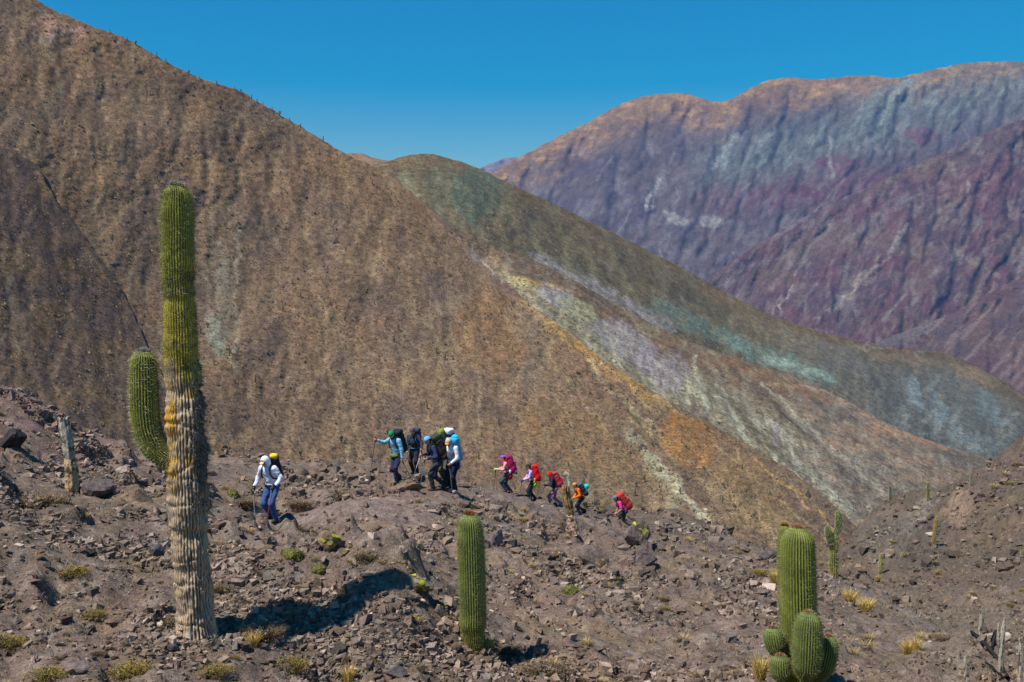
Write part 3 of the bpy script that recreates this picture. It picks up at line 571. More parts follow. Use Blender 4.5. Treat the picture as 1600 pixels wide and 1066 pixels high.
def paint_ground(U, V, x, y):
    u = U + 14 * fbm(x / 1.7, y / 1.7, 3, 601); v = V + 9 * fbm(x / 1.7 + 30, y / 1.7, 3, 602)
    C = np.zeros(U.shape + (3,)) + alb((122, 105, 93))
    def ov(c, sx, sy, th, a, sd):
        nonlocal C
        C = mix(C, alb(c), a * smooth(th - 0.2, th + 0.35, fbm((x + 0.3 * y) / sx, (y - 0.3 * x) / sy, 4, sd)))
    ov((94, 83, 76), 1.6, 1.6, 0.0, .7, 611); ov((128, 112, 102), 1.1, 2.2, 0.12, .65, 612); ov((118, 100, 92), 2.5, 4, 0.08, .6, 613); ov((108, 96, 84), 0.5, 0.7, 0.1, .6, 614); ov((142, 132, 122), 0.35, 0.5, 0.3, .6, 615); ov((124, 106, 84), 1.3, 1.8, 0.25, .6, 616)
    far = smooth(28, 60, y)
    g = mix(np.zeros(U.shape + (3,)) + alb((88, 80, 72)), alb((104, 90, 76)), smooth(0, 0.4, fbm((x + 0.4 * y) / 6, y / 14, 4, 617)))
    C = mix(C, g, 0.85 * far)
    for b in [(60, 660, 180, 45, (122, 98, 92), .7, 20), (560, 790, 120, 22, (132, 116, 108), .7, 5), (700, 830, 120, 14, (130, 114, 106), .6, 22), (640, 770, 60, 20, (122, 98, 84), .6, 0), (900, 840, 110, 22, (110, 94, 84), .6, 15), (1135, 960, 22, 26, (150, 126, 112), .8, 40), (1000, 850, 60, 26, (98, 88, 84), .6, 30),
              (1550, 835, 90, 30, (116, 99, 82), .7, -10), (1500, 790, 26, 34, (148, 124, 106), .75, 25), (1380, 840, 50, 40, (112, 104, 96), .6, -40), (1440, 800, 14, 44, (136, 128, 120), .6, 35), (1560, 740, 60, 26, (108, 90, 84), .6, -30), (1440, 905, 60, 12, (112, 88, 88), .6, -10), (1160, 845, 70, 8, (134, 120, 108), .7, 28), (1090, 828, 60, 8, (122, 116, 110), .6, 15),
              (1480, 960, 160, 50, (104, 94, 82), .7, 20), (420, 840, 70, 18, (118, 106, 96), .5, 0), (120, 800, 120, 24, (104, 90, 78), .5, 0)]:
        C = blob(C, u, v, b[0], b[1], b[2], b[3], b[4], b[5], b[6])
    for p, wd, c, a in [([(440, 815), (500, 808), (580, 796), (660, 778), (720, 772), (800, 778), (880, 800), (960, 826)], 12, (132, 116, 110), .6), ([(640, 830), (700, 850), (760, 880)], 8, (134, 120, 114), .6), ([(1290, 905), (1350, 925), (1420, 960), (1500, 1010)], 6, (120, 112, 112), .5)]:
        C = stroke(C, u, v, p, wd, c, a)
    C = mix(C, C * 0.62, 0.8 * smooth(0.12, 0.4, fbm(x / 0.5, y / 0.8, 4, 619)) * smooth(45, 70, y))
    return C * np.array([0.98, 0.95, 0.91])
CC = paint_ground(PU, PV, XX, DD)
t = NT('stony_ground'); c = t.attr(); nb = None
for sc, con, bd in ((1.2, .2, .14), (7.0, .32, .08), (32.0, .45, .035), (110.0, .4, .012)):
    f = t.noise(sc, 4, 0.65); c = t.mul(c, t.ramp(f, [(0.3, (1 - con,) * 3), (0.7, (1 + con,) * 3)])); nb = t.bump(f, 0.7, bd, nb)
t.base(c); t.normal(nb); t.b.inputs['Roughness'].default_value = 1.0; t.b.inputs['Specular IOR Level'].default_value = 0.08
M_GROUND = t.m
n0, n1 = XX.shape; idx = np.arange(n0 * n1).reshape(n0, n1)
q = np.stack([idx[:-1, :-1], idx[:-1, 1:], idx[1:, 1:], idx[1:, :-1]], -1).reshape(-1, 4)
hillside = mesh_obj('stony_hillside', np.stack([XX, DD, ZZ], -1).reshape(-1, 3), q, M_GROUND, None, True, CC.reshape(-1, 3))
tag(hillside, kind='structure')
_vis = np.minimum.accumulate(np.vstack([np.full((1, n1), 1e9), PV]), 0)
DVIS = np.clip(_vis[:-1] - np.maximum(PV, -1e6), 0, None)      # picture height each row of the ground fills
def ground_color(x, y):
    z = ground_z(x, y); u, v = project(np.stack([x, y, z], -1)); return paint_ground(u, v, x, y)
# ================================================================== GEOMETRY KITS
def rock_mesh(seed, sub=2, npl=12, sq=(1, 0.8, 0.6), rough=0.05):
    """a faceted, uneven rock of about unit size: a sphere cut by random planes"""
    r = np.random.default_rng(seed); bm = bmesh.new(); bmesh.ops.create_icosphere(bm, subdivisions=sub, radius=1)
    V = np.array([v.co[:] for v in bm.verts]); Fc = np.array([[v.index for v in f.verts] for f in bm.faces]); bm.free()
    N = r.normal(size=(npl, 3)); N /= np.linalg.norm(N, axis=1)[:, None]; D = r.uniform(0.45, 0.95, npl)
    dots = V @ N.T; rad = np.min(np.where(dots > 0.05, D / np.maximum(dots, 0.05), 9), 1); rad = np.minimum(rad, 1.15)
    V = V * rad[:, None]
    V += rough * np.stack([fbm(V[:, 0] * 3 + i * 9 + seed, V[:, 1] * 3 + V[:, 2] * 2, 3, seed + i) for i in range(3)], -1)
    return V * np.asarray(sq), Fc
def blades(n, Rr, H, width, cols, seed, spread=0.5, curl=0.5, flat=0.0):
    """grass blades or twigs rising from a disc: three triangles each"""
    r = np.random.default_rng(seed)
    a = r.uniform(0, 2 * math.pi, n); q = np.sqrt(r.uniform(0, 1, n)); b0 = np.stack([np.cos(a) * q * Rr * 0.45, np.sin(a) * q * Rr * 0.45, np.zeros(n) - 0.02], -1)
    az = a + r.normal(0, 0.6, n); L = H * r.uniform(0.55, 1.1, n); out = np.stack([np.cos(az), np.sin(az), np.zeros(n)], -1) * (spread * (0.25 + q) * r.uniform(0.5, 1.3, n))[:, None]
    up = np.array([0, 0, 1.0]); d1 = out * 0.55 + up * (1 - flat); d1 /= np.linalg.norm(d1, axis=1)[:, None]; d2 = out * (1 + curl) + up * (0.75 - flat); d2 /= np.linalg.norm(d2, axis=1)[:, None]
    p1 = b0 + d1 * (L * 0.55)[:, None]; p2 = p1 + d2 * (L * 0.5)[:, None]
    sd = np.stack([-np.sin(az + r.normal(0, .8, n)), np.cos(az + r.normal(0, .8, n)), np.zeros(n)], -1) * width * 0.5
    V = np.stack([b0 - sd, b0 + sd, p1 + sd * 0.8, p1 - sd * 0.8, p2], 1).reshape(-1, 3); i = np.arange(n) * 5
    Fc = np.concatenate([np.stack([i, i + 1, i + 2], -1), np.stack([i, i + 2, i + 3], -1), np.stack([i + 3, i + 2, i + 4], -1)])
    c = np.array([alb(x) for x in cols])[r.integers(0, len(cols), n)] * r.uniform(0.75, 1.2, n)[:, None]
    C = np.repeat(c, 5, 0); C[0::5] *= 0.75; C[1::5] *= 0.75
    return V, Fc, C
def flecks(P, size, cols, seed):
    """small leaf-sized quads at the points P, turned every way"""
    r = np.random.default_rng(seed); n = len(P); a = r.normal(size=(n, 3)); a /= np.linalg.norm(a, axis=1)[:, None]; b = np.cross(a, r.normal(size=(n, 3))); b /= np.linalg.norm(b, axis=1)[:, None]
    s = size * r.uniform(0.6, 1.3, n)[:, None]
    V = np.stack([P - a * s, P + b * s * 0.45, P + a * s, P - b * s * 0.45], 1).reshape(-1, 3); i = np.arange(n) * 4
    Fc = np.concatenate([np.stack([i, i + 1, i + 2], -1), np.stack([i, i + 2, i + 3], -1)])
    C = np.repeat(np.array([alb(x) for x in cols])[r.integers(0, len(cols), n)] * r.uniform(0.7, 1.25, n)[:, None], 4, 0)
    return V, Fc, C
def join(*parts):
    V, Fc, C, k = [], [], [], 0
    for v, f, c in parts:
        V.append(v); Fc.append(f + k); C.append(c); k += len(v)
    return np.concatenate(V), np.concatenate(Fc), np.concatenate(C)
def quads_to_tris(q): return np.concatenate([q[:, [0, 1, 2]], q[:, [0, 2, 3]]])
def frames(P):
    T = np.gradient(P, axis=0); T /= np.linalg.norm(T, axis=1)[:, None]
    X = np.zeros_like(P); x = np.array([1.0, 0, 0]) - T[0] * T[0][0]
    for i in range(len(P)):
        x = x - T[i] * (x @ T[i]); x = x / np.linalg.norm(x); X[i] = x
    return T, X, np.cross(T, X)
def ribbed(path, rad, nrib, dep, nper=6, twist=0.0):
    """a ribbed column along a path; returns verts, quads, rib profile (1 crest..0 groove), height fraction, normals"""
    P = np.asarray(path, float); rad = np.asarray(rad, float); T, X, Y = frames(P); n = nrib * nper
    th = np.arange(n) * 2 * math.pi / n; prof = np.abs(np.cos(th * nrib / 2)) ** 0.75
    s = np.linspace(0, 1, len(P))[:, None]
    r = rad[:, None] * (1 - dep * (1 - prof[None]))
    A = th[None] + twist * s
    Nn = np.cos(A)[..., None] * X[:, None] + np.sin(A)[..., None] * Y[:, None]
    V = P[:, None] + Nn * r[..., None]
    idx = np.arange(len(P) * n).reshape(len(P), n); nx = np.roll(idx, -1, 1)
    q = np.stack([idx[:-1], nx[:-1], nx[1:], idx[1:]], -1).reshape(-1, 4)
    return V, q, np.repeat(prof[None], len(P), 0), np.repeat(s, n, 1), Nn
def resample(pts, n):
    p = np.asarray(pts, float); d = np.concatenate([[0], np.cumsum(np.linalg.norm(np.diff(p[:, :3], axis=0), axis=1))])
    t = np.linspace(0, d[-1], n); i = np.arange(len(p))
    # smooth through the points
    def cr(y):
        k = np.clip(np.searchsorted(d, t) - 1, 0, len(d) - 2); h = d[k + 1] - d[k]; x = (t - d[k]) / h; m = np.gradient(y, d)
        return (2 * x ** 3 - 3 * x ** 2 + 1) * y[k] + (x ** 3 - 2 * x ** 2 + x) * h * m[k] + (-2 * x ** 3 + 3 * x ** 2) * y[k + 1] + (x ** 3 - x ** 2) * h * m[k + 1]
    return np.stack([cr(p[:, j]) for j in range(p.shape[1])], -1), t, d[-1]
def spines(Pp, Nn, ln, width, cols, seed, k=6, spread=0.9):
    r = np.random.default_rng(seed); P = np.repeat(Pp, k, 0); N = np.repeat(Nn, k, 0); n = len(P)
    d = N + spread * r.normal(size=(n, 3)) * 0.7; d /= np.linalg.norm(d, axis=1)[:, None]; d = np.where((np.sum(d * N, 1) < 0.1)[:, None], N, d)
    sd = np.cross(d, r.normal(size=(n, 3))); sd /= np.linalg.norm(sd, axis=1)[:, None]; L = (ln * r.uniform(0.5, 1.15, n))[:, None]
    V = np.stack([P - sd * width / 2, P + sd * width / 2, P + d * L], 1).reshape(-1, 3)
    C = np.repeat(np.array([alb(c) for c in cols])[r.integers(0, len(cols), n)] * r.uniform(0.75, 1.2, n)[:, None], 3, 0)
    return V, np.arange(n * 3).reshape(n, 3), C
M_CACTUS = vcol_mat('cactus_skin', 0.6, 60, 0.18, 0.4, 0.006, 0.3)
M_SPINE = vcol_mat('cactus_spines', 0.7, 5, 0.1, 0, 0, 0.2)
M_WOOD = vcol_mat('weathered_wood', 0.9, 25, 0.35, 0.8, 0.02, 0.1)
M_PLANT = vcol_mat('dry_foliage', 0.9, 8, 0.15, 0, 0, 0.1)
M_ROCK = vcol_mat('rock', 1.0, 14, 0.35, 0.8, 0.03, 0.08)

def stem(name, parent, pts, d, nrib, dep, colf, rows=120, nper=4, twist=0.0, spine=None, loc=None, dome=True, seed=1, step=0.04, warp=None, keep=None):
    """pts: (column, row, half width in pixels) from the foot up, standing at distance d (or d + offset); becomes one mesh"""
    p = []
    for i, q in enumerate(pts):
        u, v, hw = q[:3]; dd_ = d + (q[3] if len(q) > 3 else 0.0); X = unproj(u, v, dd_); p.append((*X, hw * dd_ / F))
    p, t_, L = resample(p, rows); P, rad = p[:, :3], p[:, 3].copy()
    if dome:                                                # close the tip with a rounded crown
        Rt = rad[-1] * 1.0; x = np.clip((t_ - (L - Rt)) / Rt, 0, 1); rad *= np.sqrt(np.maximum(1 - x ** 2, 0.0005))
    V, q, prof, s, Nn = ribbed(P, rad, nrib, dep, nper, twist)
    if warp is not None: V = V + Nn * warp(V, prof)[..., None]
    C = colf(V, prof, s)
    o = mesh_obj(name, V.reshape(-1, 3) - np.asarray(loc), q, M_CACTUS, parent, True, C.reshape(-1, 3))
    if spine:
        ln, wd, cols, k, spr = spine; r = np.random.default_rng(seed); pos = []; nor = []
        every = max(1, int(step / (L / rows)))
        sel = V[::every, ::nper]; sn = Nn[::every, ::nper]
        sel = sel.reshape(-1, 3); sn = sn.reshape(-1, 3) + np.array([0, 0, 0.15])
        if keep is not None: m_ = keep(sel); sel, sn = sel[m_], sn[m_]
        sv, sf, sc = spines(sel, sn, ln, wd, cols, seed, k, spr)
        tag(mesh_obj('spines', sv - np.asarray(loc), sf, M_SPINE, o, False, sc), kind='stuff')
    return o, P, rad, V, Nn
def crown(parent, top, rr, cols, seed, loc, n=260, ln=0.05):
    rr = rr * 0.75; ln = ln * 0.8
    """the woolly tuft on a tip"""
    r = np.random.default_rng(seed); a = r.uniform(0, 2 * math.pi, n); q = np.sqrt(r.uniform(0, 1, n)); P = np.stack([np.cos(a) * q * rr, np.sin(a) * q * rr, -0.35 * rr * q ** 2], -1) + np.asarray(top)
    N = np.stack([np.cos(a) * q * 0.7, np.sin(a) * q * 0.7, np.ones(n)], -1); N /= np.linalg.norm(N, axis=1)[:, None]
    v, f, c = spines(P, N, ln, 0.010, cols, seed, 3, 0.55); mesh_obj('woolly_tip', v - np.asarray(loc), f, M_SPINE, parent, False, c)

# ================================================================== CACTI
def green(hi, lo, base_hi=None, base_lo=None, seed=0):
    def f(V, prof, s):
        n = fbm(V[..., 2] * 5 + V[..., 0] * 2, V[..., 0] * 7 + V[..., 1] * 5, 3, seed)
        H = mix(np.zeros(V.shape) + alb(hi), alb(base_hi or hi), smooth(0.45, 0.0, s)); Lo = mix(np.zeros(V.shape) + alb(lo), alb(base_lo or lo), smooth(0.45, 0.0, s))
        C = Lo + (H - Lo) * (prof ** 1.6)[..., None]  # grooves darkened: shade among the spines is put into the skin colour
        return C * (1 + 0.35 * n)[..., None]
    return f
PALE = [(178, 172, 128), (150, 140, 96), (196, 190, 160)]
# ---- the tall old cactus with one arm
D0 = 13.6; b0 = hit(307, 984); loc = np.array([b0.x, b0.y, b0.z])
big = empty('tall_cactus', b0); tag(big, 'towering old column cactus with corky tan foot and one upturned arm', 'cactus')
D0 = b0.y
def big_col(V, prof, s):
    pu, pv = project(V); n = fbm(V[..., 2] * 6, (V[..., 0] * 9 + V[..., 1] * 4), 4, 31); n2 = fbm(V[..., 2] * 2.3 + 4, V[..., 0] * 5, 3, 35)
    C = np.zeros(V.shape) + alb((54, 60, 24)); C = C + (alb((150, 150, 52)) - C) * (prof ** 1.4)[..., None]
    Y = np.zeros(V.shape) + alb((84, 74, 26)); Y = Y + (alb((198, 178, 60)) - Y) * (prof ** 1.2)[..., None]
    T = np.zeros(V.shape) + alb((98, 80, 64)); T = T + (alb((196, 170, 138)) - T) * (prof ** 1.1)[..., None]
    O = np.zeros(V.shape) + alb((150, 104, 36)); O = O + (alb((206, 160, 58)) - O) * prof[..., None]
    C = mix(C, Y, smooth(390, 520, pv + 70 * n2)); C = mix(C, T, smooth(565, 610, pv + 55 * n2 - 0.5 * (pu - 285)))
    C = mix(C, O, smooth(-0.08, 0.2, n2 + 0.25 * n) * smooth(585, 615, pv) * smooth(790, 730, pv))
    C = mix(C, alb((118, 108, 96)), 0.8 * smooth(0.1, 0.4, n) * smooth(540, 660, pv))
    C = mix(C, alb((92, 90, 84)), 0.85 * smooth(-4, 12, pu - (302 - 0.02 * (pv - 600)) + 14 * n2 + 8 * n) * smooth(560, 620, pv) * smooth(800, 740, pv))
    for r0 in (437, 456, 540, 575): C = mix(C, alb((78, 74, 56)), 0.7 * np.exp(-((pv - r0 - 8 * n) / 5) ** 2))
    return C * (1 + 0.25 * n)[..., None]
def big_warp(V, prof):
    pu, pv = project(V); old = smooth(520, 640, pv); a = V[..., 0] * 9 + V[..., 1] * 9
    w_ = 0.034 * fbm(a * 0.5, V[..., 2] * 2.6, 3, 41) + 0.012 * fbm(a * 3, V[..., 2] * 14, 3, 43) - 0.02 * (1 - smooth(0, 0.10, np.abs(fbm(a * 0.12 + 3, V[..., 2] * 2.1, 2, 47))))
    return w_ * (0.35 + 0.9 * old) + old * 0.014 * np.sign(fbm(a * 2.2, V[..., 2] * 7, 2, 49)) * (1 - prof)
pix = [(308, 1000, 36), (306, 978, 31), (304, 950, 28.5), (301, 900, 27.5), (298, 860, 28), (297, 842, 26.5), (296, 832, 25.5), (296, 822, 29), (295, 800, 30.5), (293, 760, 30.5), (291, 720, 30), (290, 700, 31), (290, 680, 31.5), (288, 650, 31), (287, 622, 30), (286, 610, 27.5), (285, 600, 28.5), (284, 575, 25.5), (283, 560, 25.5),
       (282, 530, 25), (281, 500, 25), (280, 478, 24.5), (280, 468, 22.5), (279.5, 460, 25), (279, 448, 23), (278, 436, 23.5), (278, 420, 25), (277, 390, 25), (277, 360, 24.5), (276, 330, 24), (276, 308, 21.5), (276, 286, 18)]
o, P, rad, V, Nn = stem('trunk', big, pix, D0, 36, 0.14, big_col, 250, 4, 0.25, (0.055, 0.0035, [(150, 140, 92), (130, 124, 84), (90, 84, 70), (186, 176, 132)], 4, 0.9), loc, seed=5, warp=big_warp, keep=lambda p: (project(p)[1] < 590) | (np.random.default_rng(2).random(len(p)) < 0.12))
# dead grey spine mats hanging on the shaded flank
pu, pv = project(V); r = np.random.default_rng(3); n2 = fbm(V[..., 2] * 2.3 + 4, V[..., 0] * 5, 3, 35)
msk = (pu > 296 + 6 * n2) & (pv > 560) & (pv < 800) & (Nn[..., 1] < 0.35) & (r.random(pu.shape) < 0.11)
v_, f_, c_ = spines(V[msk], Nn[msk] + np.array([0, 0, -0.9]), 0.085, 0.010, [(84, 82, 78), (108, 104, 98), (66, 64, 60), (128, 122, 112)], 6, 4, 0.9)
tag(mesh_obj('dead_spine_mat', v_ - loc, f_, M_SPINE, o, False, c_), kind='stuff')
msk = (pu > 270) & (pv > 420) & (pv <= 600) & (Nn[..., 1] < 0.3) & (n2 + 0.012 * (pu - 296) > 0.28) & (r.random(pu.shape) < 0.08)
v_, f_, c_ = spines(V[msk], Nn[msk] + np.array([0, 0, -0.7]), 0.06, 0.008, [(84, 82, 72), (112, 106, 92), (70, 68, 60)], 7, 3, 0.9)
tag(mesh_obj('dead_spine_mat', v_ - loc, f_, M_SPINE, o, False, c_), kind='stuff')
crown(o, P[-1], 0.12, [(168, 164, 156), (140, 132, 120), (190, 186, 178)], 3, loc, 300, 0.05)
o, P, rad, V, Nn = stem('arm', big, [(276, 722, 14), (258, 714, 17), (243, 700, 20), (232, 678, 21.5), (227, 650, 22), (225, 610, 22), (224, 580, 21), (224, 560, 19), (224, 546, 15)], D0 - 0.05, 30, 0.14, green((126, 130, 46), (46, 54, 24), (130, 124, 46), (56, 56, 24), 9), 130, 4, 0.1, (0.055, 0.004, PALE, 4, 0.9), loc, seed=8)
crown(o, P[-1], 0.09, [(176, 172, 164), (150, 142, 130)], 4, loc, 200, 0.045)

# ---- the barrel-straight cactus in the middle
b0 = hit(742, 1013); loc = np.array(b0); mc = empty('column_cactus', b0); tag(mc, 'single green column cactus without arms, pinched near its foot', 'cactus')
SPG = (0.045, 0.003, [(140, 138, 92), (116, 114, 74), (160, 156, 112), (100, 88, 64)], 5, 0.9)
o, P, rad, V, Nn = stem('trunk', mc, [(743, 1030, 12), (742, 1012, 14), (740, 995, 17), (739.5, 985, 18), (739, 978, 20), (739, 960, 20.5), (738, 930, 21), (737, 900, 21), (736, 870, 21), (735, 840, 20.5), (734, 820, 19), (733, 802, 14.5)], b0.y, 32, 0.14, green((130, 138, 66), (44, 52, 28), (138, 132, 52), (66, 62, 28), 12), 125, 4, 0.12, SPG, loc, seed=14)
crown(o, P[-1], 0.085, [(150, 92, 42), (124, 74, 36), (170, 120, 64)], 5, loc, 260, 0.055)

# ---- the clustered cactus at the right
b0 = hit(1255, 1085); loc = np.array(b0); cc = empty('clustered_cactus', b0); tag(cc, 'thick green column cactus with four rounded pups around its foot', 'cactus'); dc = b0.y
g1 = green((130, 136, 54), (42, 48, 24), (134, 136, 44), (56, 60, 26), 21)
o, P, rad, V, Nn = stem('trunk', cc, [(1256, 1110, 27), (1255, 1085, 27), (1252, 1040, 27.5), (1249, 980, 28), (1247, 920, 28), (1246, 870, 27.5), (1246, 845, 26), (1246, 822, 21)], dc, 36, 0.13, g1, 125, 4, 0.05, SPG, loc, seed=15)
crown(o, P[-1], 0.10, [(170, 122, 70), (150, 100, 60), (186, 160, 120)], 6, loc, 280, 0.05)
o, P, rad, V, Nn = stem('rear_stem', cc, [(1240, 1085, 12), (1232, 1000, 12), (1228, 900, 12), (1227, 850, 11.5), (1226, 820, 8)], dc + 0.42, 16, 0.17, g1, 110, 4, 0.05, SPG, loc, seed=16)
crown(o, P[-1], 0.05, [(176, 128, 60), (150, 106, 50)], 7, loc, 120, 0.05)
for i, (pp, dz_, nr, sd_) in enumerate([([(1258, 1062, 8), (1260, 1050, 18), (1261, 1030, 22.5), (1262, 1000, 23), (1263, 975, 21), (1264, 955, 15)], -0.42, 32, 17), ([(1274, 1062, 8), (1284, 1050, 14), (1290, 1030, 17), (1293, 1012, 17), (1294, 992, 12)], -0.2, 26, 18),
                                       ([(1222, 1018, 7), (1214, 1014, 13), (1210, 1002, 16), (1208, 990, 15), (1207, 979, 10)], -0.15, 24, 19), ([(1228, 1060, 8), (1222, 1055, 14), (1219, 1042, 16.5), (1219, 1032, 15), (1219, 1022, 10)], -0.3, 24, 20)]):
    o, P, rad, V, Nn = stem('pup', cc, pp, dc + dz_, nr, 0.14, green((116, 126, 58), (38, 46, 26), (112, 122, 54), (44, 54, 28), sd_), 52, 4, 0.05, SPG, loc, seed=sd_)
    crown(o, P[-1], 0.065, [(176, 124, 78), (150, 100, 64), (190, 160, 130)], sd_, loc, 130, 0.035)

# ---- the small two-armed cactus down the slope
b0 = hit(1303, 903); loc = np.array(b0); sc_ = empty('armed_cactus', b0); tag(sc_, 'slender cactus with a short left arm and a bent tip, beside golden tussocks', 'cactus'); d1 = b0.y
g2 = green((142, 138, 48), (60, 62, 26), (176, 150, 66), (90, 76, 34), 25); g3 = green((104, 116, 62), (38, 50, 30), None, None, 26); SP2 = (0.07, 0.012, PALE, 3, 0.9)
stem('trunk', sc_, [(1302, 906, 6.5), (1302, 890, 6.5), (1302.5, 870, 6.5), (1303, 850, 6.2), (1303.5, 836, 5.5), (1304, 833, 4)], d1, 14, 0.15, g2, 80, 4, 0, SP2, loc, seed=21)
stem('arm', sc_, [(1304, 836, 4), (1308, 831, 4.8), (1310.5, 824, 5), (1310.5, 812, 5), (1310, 803, 4.6), (1309, 797, 3)], d1, 14, 0.15, g3, 50, 4, 0, SP2, loc, seed=22)
stem('arm', sc_, [(1301, 852, 2.5), (1297, 847, 4.2), (1295, 838, 5), (1294, 828, 4.8), (1293, 821, 3)], d1 - 0.1, 14, 0.15, g3, 50, 4, 0, SP2, loc, seed=23)

# ---- cacti on the slope of the right-hand hill, each where the photograph shows it
def slope_cactus(u, v, vt, hw, label, hi, lo, seed, lean=0.0):
    b = hit(u, v); e = empty('slope_cactus', b); tag(e, label, 'cactus', 'cacti dotted over the right-hand hill'); L = np.array(b)
    stem('trunk', e, [(u, v + 2, hw), (u + lean * 0.3, v * 0.7 + vt * 0.3, hw), (u + lean * 0.7, v * 0.3 + vt * 0.7, hw), (u + lean, vt, hw * 0.7)], b.y, 12, 0.18, green(hi, lo, (150, 120, 70), (80, 66, 44), seed), 50, 4, 0, (0.08, 0.02, PALE, 2, 0.9), L, seed=seed)
slope_cactus(1391, 787, 758, 1.7, 'thin dark cactus standing on the crest of the right-hand hill', (96, 92, 62), (52, 50, 38), 41)
slope_cactus(1450, 783, 754, 2.2, 'olive cactus on the right-hand hill crest above a pinkish gully', (124, 116, 56), (66, 60, 34), 42)
slope_cactus(1458, 851, 806, 2.9, 'leaning yellow-brown cactus midway up the right-hand hill', (168, 140, 64), (92, 74, 40), 43, 6)
slope_cactus(1517, 760, 738, 1.7, 'pale grey-green cactus high on the right-hand hill beside a bare pink streak', (138, 142, 124), (80, 84, 74), 44)
slope_cactus(1375, 898, 864, 2.6, 'short yellow-green cactus above a golden tuft at the foot of the right-hand hill', (176, 160, 52), (96, 88, 36), 45, 3)

# ---- dead, weathered cactus wood
def wood(name, parent, pts, d, loc, nfl, dep, cols, seed, jag=0.25, rows=60):
    p = []
    for u, v, hw in pts: p.append((*unproj(u, v, d), hw * d / F))
    p, t_, L = resample(p, rows); P, rad = p[:, :3], p[:, 3]
    V, q, prof, s, Nn = ribbed(P, rad, nfl, dep * 0.7, 4, 0.3)
    th = np.arange(V.shape[1]) / V.shape[1]
    bump = fbm(s * 4 + seed, np.sin(th * 2 * math.pi)[None] * 2 + np.cos(th * 2 * math.pi)[None] * 1.3, 4, seed)
    V = V + Nn * (bump * 0.14 * rad[:, None])[..., None]
    cut = jag * (0.5 + fbm(np.cos(th * 6.283) * 2 + seed, np.sin(th * 6.283) * 2, 3, seed + 2))       # a splintered end
    top = V[-1].copy(); V = V - (np.clip(cut, 0, 1)[None, :, None] * L * (smooth(0.7, 1, s)[..., None])) * np.array([0, 0, 1.0])
    cap = len(V.reshape(-1, 3)); VV = np.concatenate([V.reshape(-1, 3), [V[-1].mean(0) - np.array([0, 0, 0.3 * rad[-1]])]])
    n = V.shape[1]; last = (V.shape[0] - 1) * n + np.arange(n)
    F3 = np.concatenate([quads_to_tris(q), np.stack([last, np.roll(last, -1), np.full(n, cap)], -1)])
    a, b, c = [alb(x) for x in cols]
    C = mix(np.zeros(V.shape) + a, b, smooth(-0.1, 0.4, fbm(s * 3, th[None] * 18 + 0 * s, 4, seed + 4))); C = mix(C, c, 0.9 * smooth(0.18, 0.4, fbm(s * 5 + 3, th[None] * 6 + 0 * s, 3, seed + 5))); C = C * (0.75 + 0.25 * prof)[..., None]
    C = np.concatenate([C.reshape(-1, 3), [alb((50, 42, 36))]])
    return mesh_obj(name, VV - np.asarray(loc), F3, M_WOOD, parent, True, C)
GREYW = [(176, 166, 148), (138, 130, 118), (96, 84, 70)]; TANW = [(190, 164, 124), (160, 136, 104), (70, 58, 46)]
b0 = hit(114, 771); L = np.array(b0); e = empty('bleached_cactus', b0); tag(e, 'bleached dead cactus trunk standing upright beside a dark boulder', 'dead cactus')
wood('lower_trunk', e, [(115, 778, 11), (113, 760, 10.5), (112, 738, 10), (110, 722, 9), (109, 714, 8)], b0.y, L, 9, 0.22, TANW, 3, 0.05)
wood('upper_trunk', e, [(110, 722, 7), (108, 706, 9), (105, 686, 9.5), (101, 668, 9), (99, 650, 8.5)], b0.y, L, 9, 0.25, GREYW, 5, 0.10)
b0 = hit(898, 834); L = np.array(b0); e = empty('dead_cactus', b0); tag(e, 'crumbling brown dead cactus beside the hiker in the orange jacket', 'dead cactus')
wood('foot', e, [(900, 836, 7), (896, 824, 7.5), (893, 812, 7), (891, 804, 6)], b0.y, L, 8, 0.3, [(206, 176, 150), (170, 134, 108), (90, 70, 54)], 13, 0.05, 30)
wood('trunk', e, [(893, 806, 5), (890, 796, 6.5), (886, 780, 7), (884, 766, 6.5), (884, 756, 6)], b0.y, L, 10, 0.3, [(156, 130, 88), (128, 106, 74), (60, 50, 38)], 14, 0.08, 40)
wood('broken_top', e, [(890, 760, 3), (889, 750, 3.2), (886, 741, 3), (882, 737, 2.5)], b0.y, L, 7, 0.25, [(204, 192, 168), (170, 158, 138), (110, 98, 84)], 15, 0.2, 24)
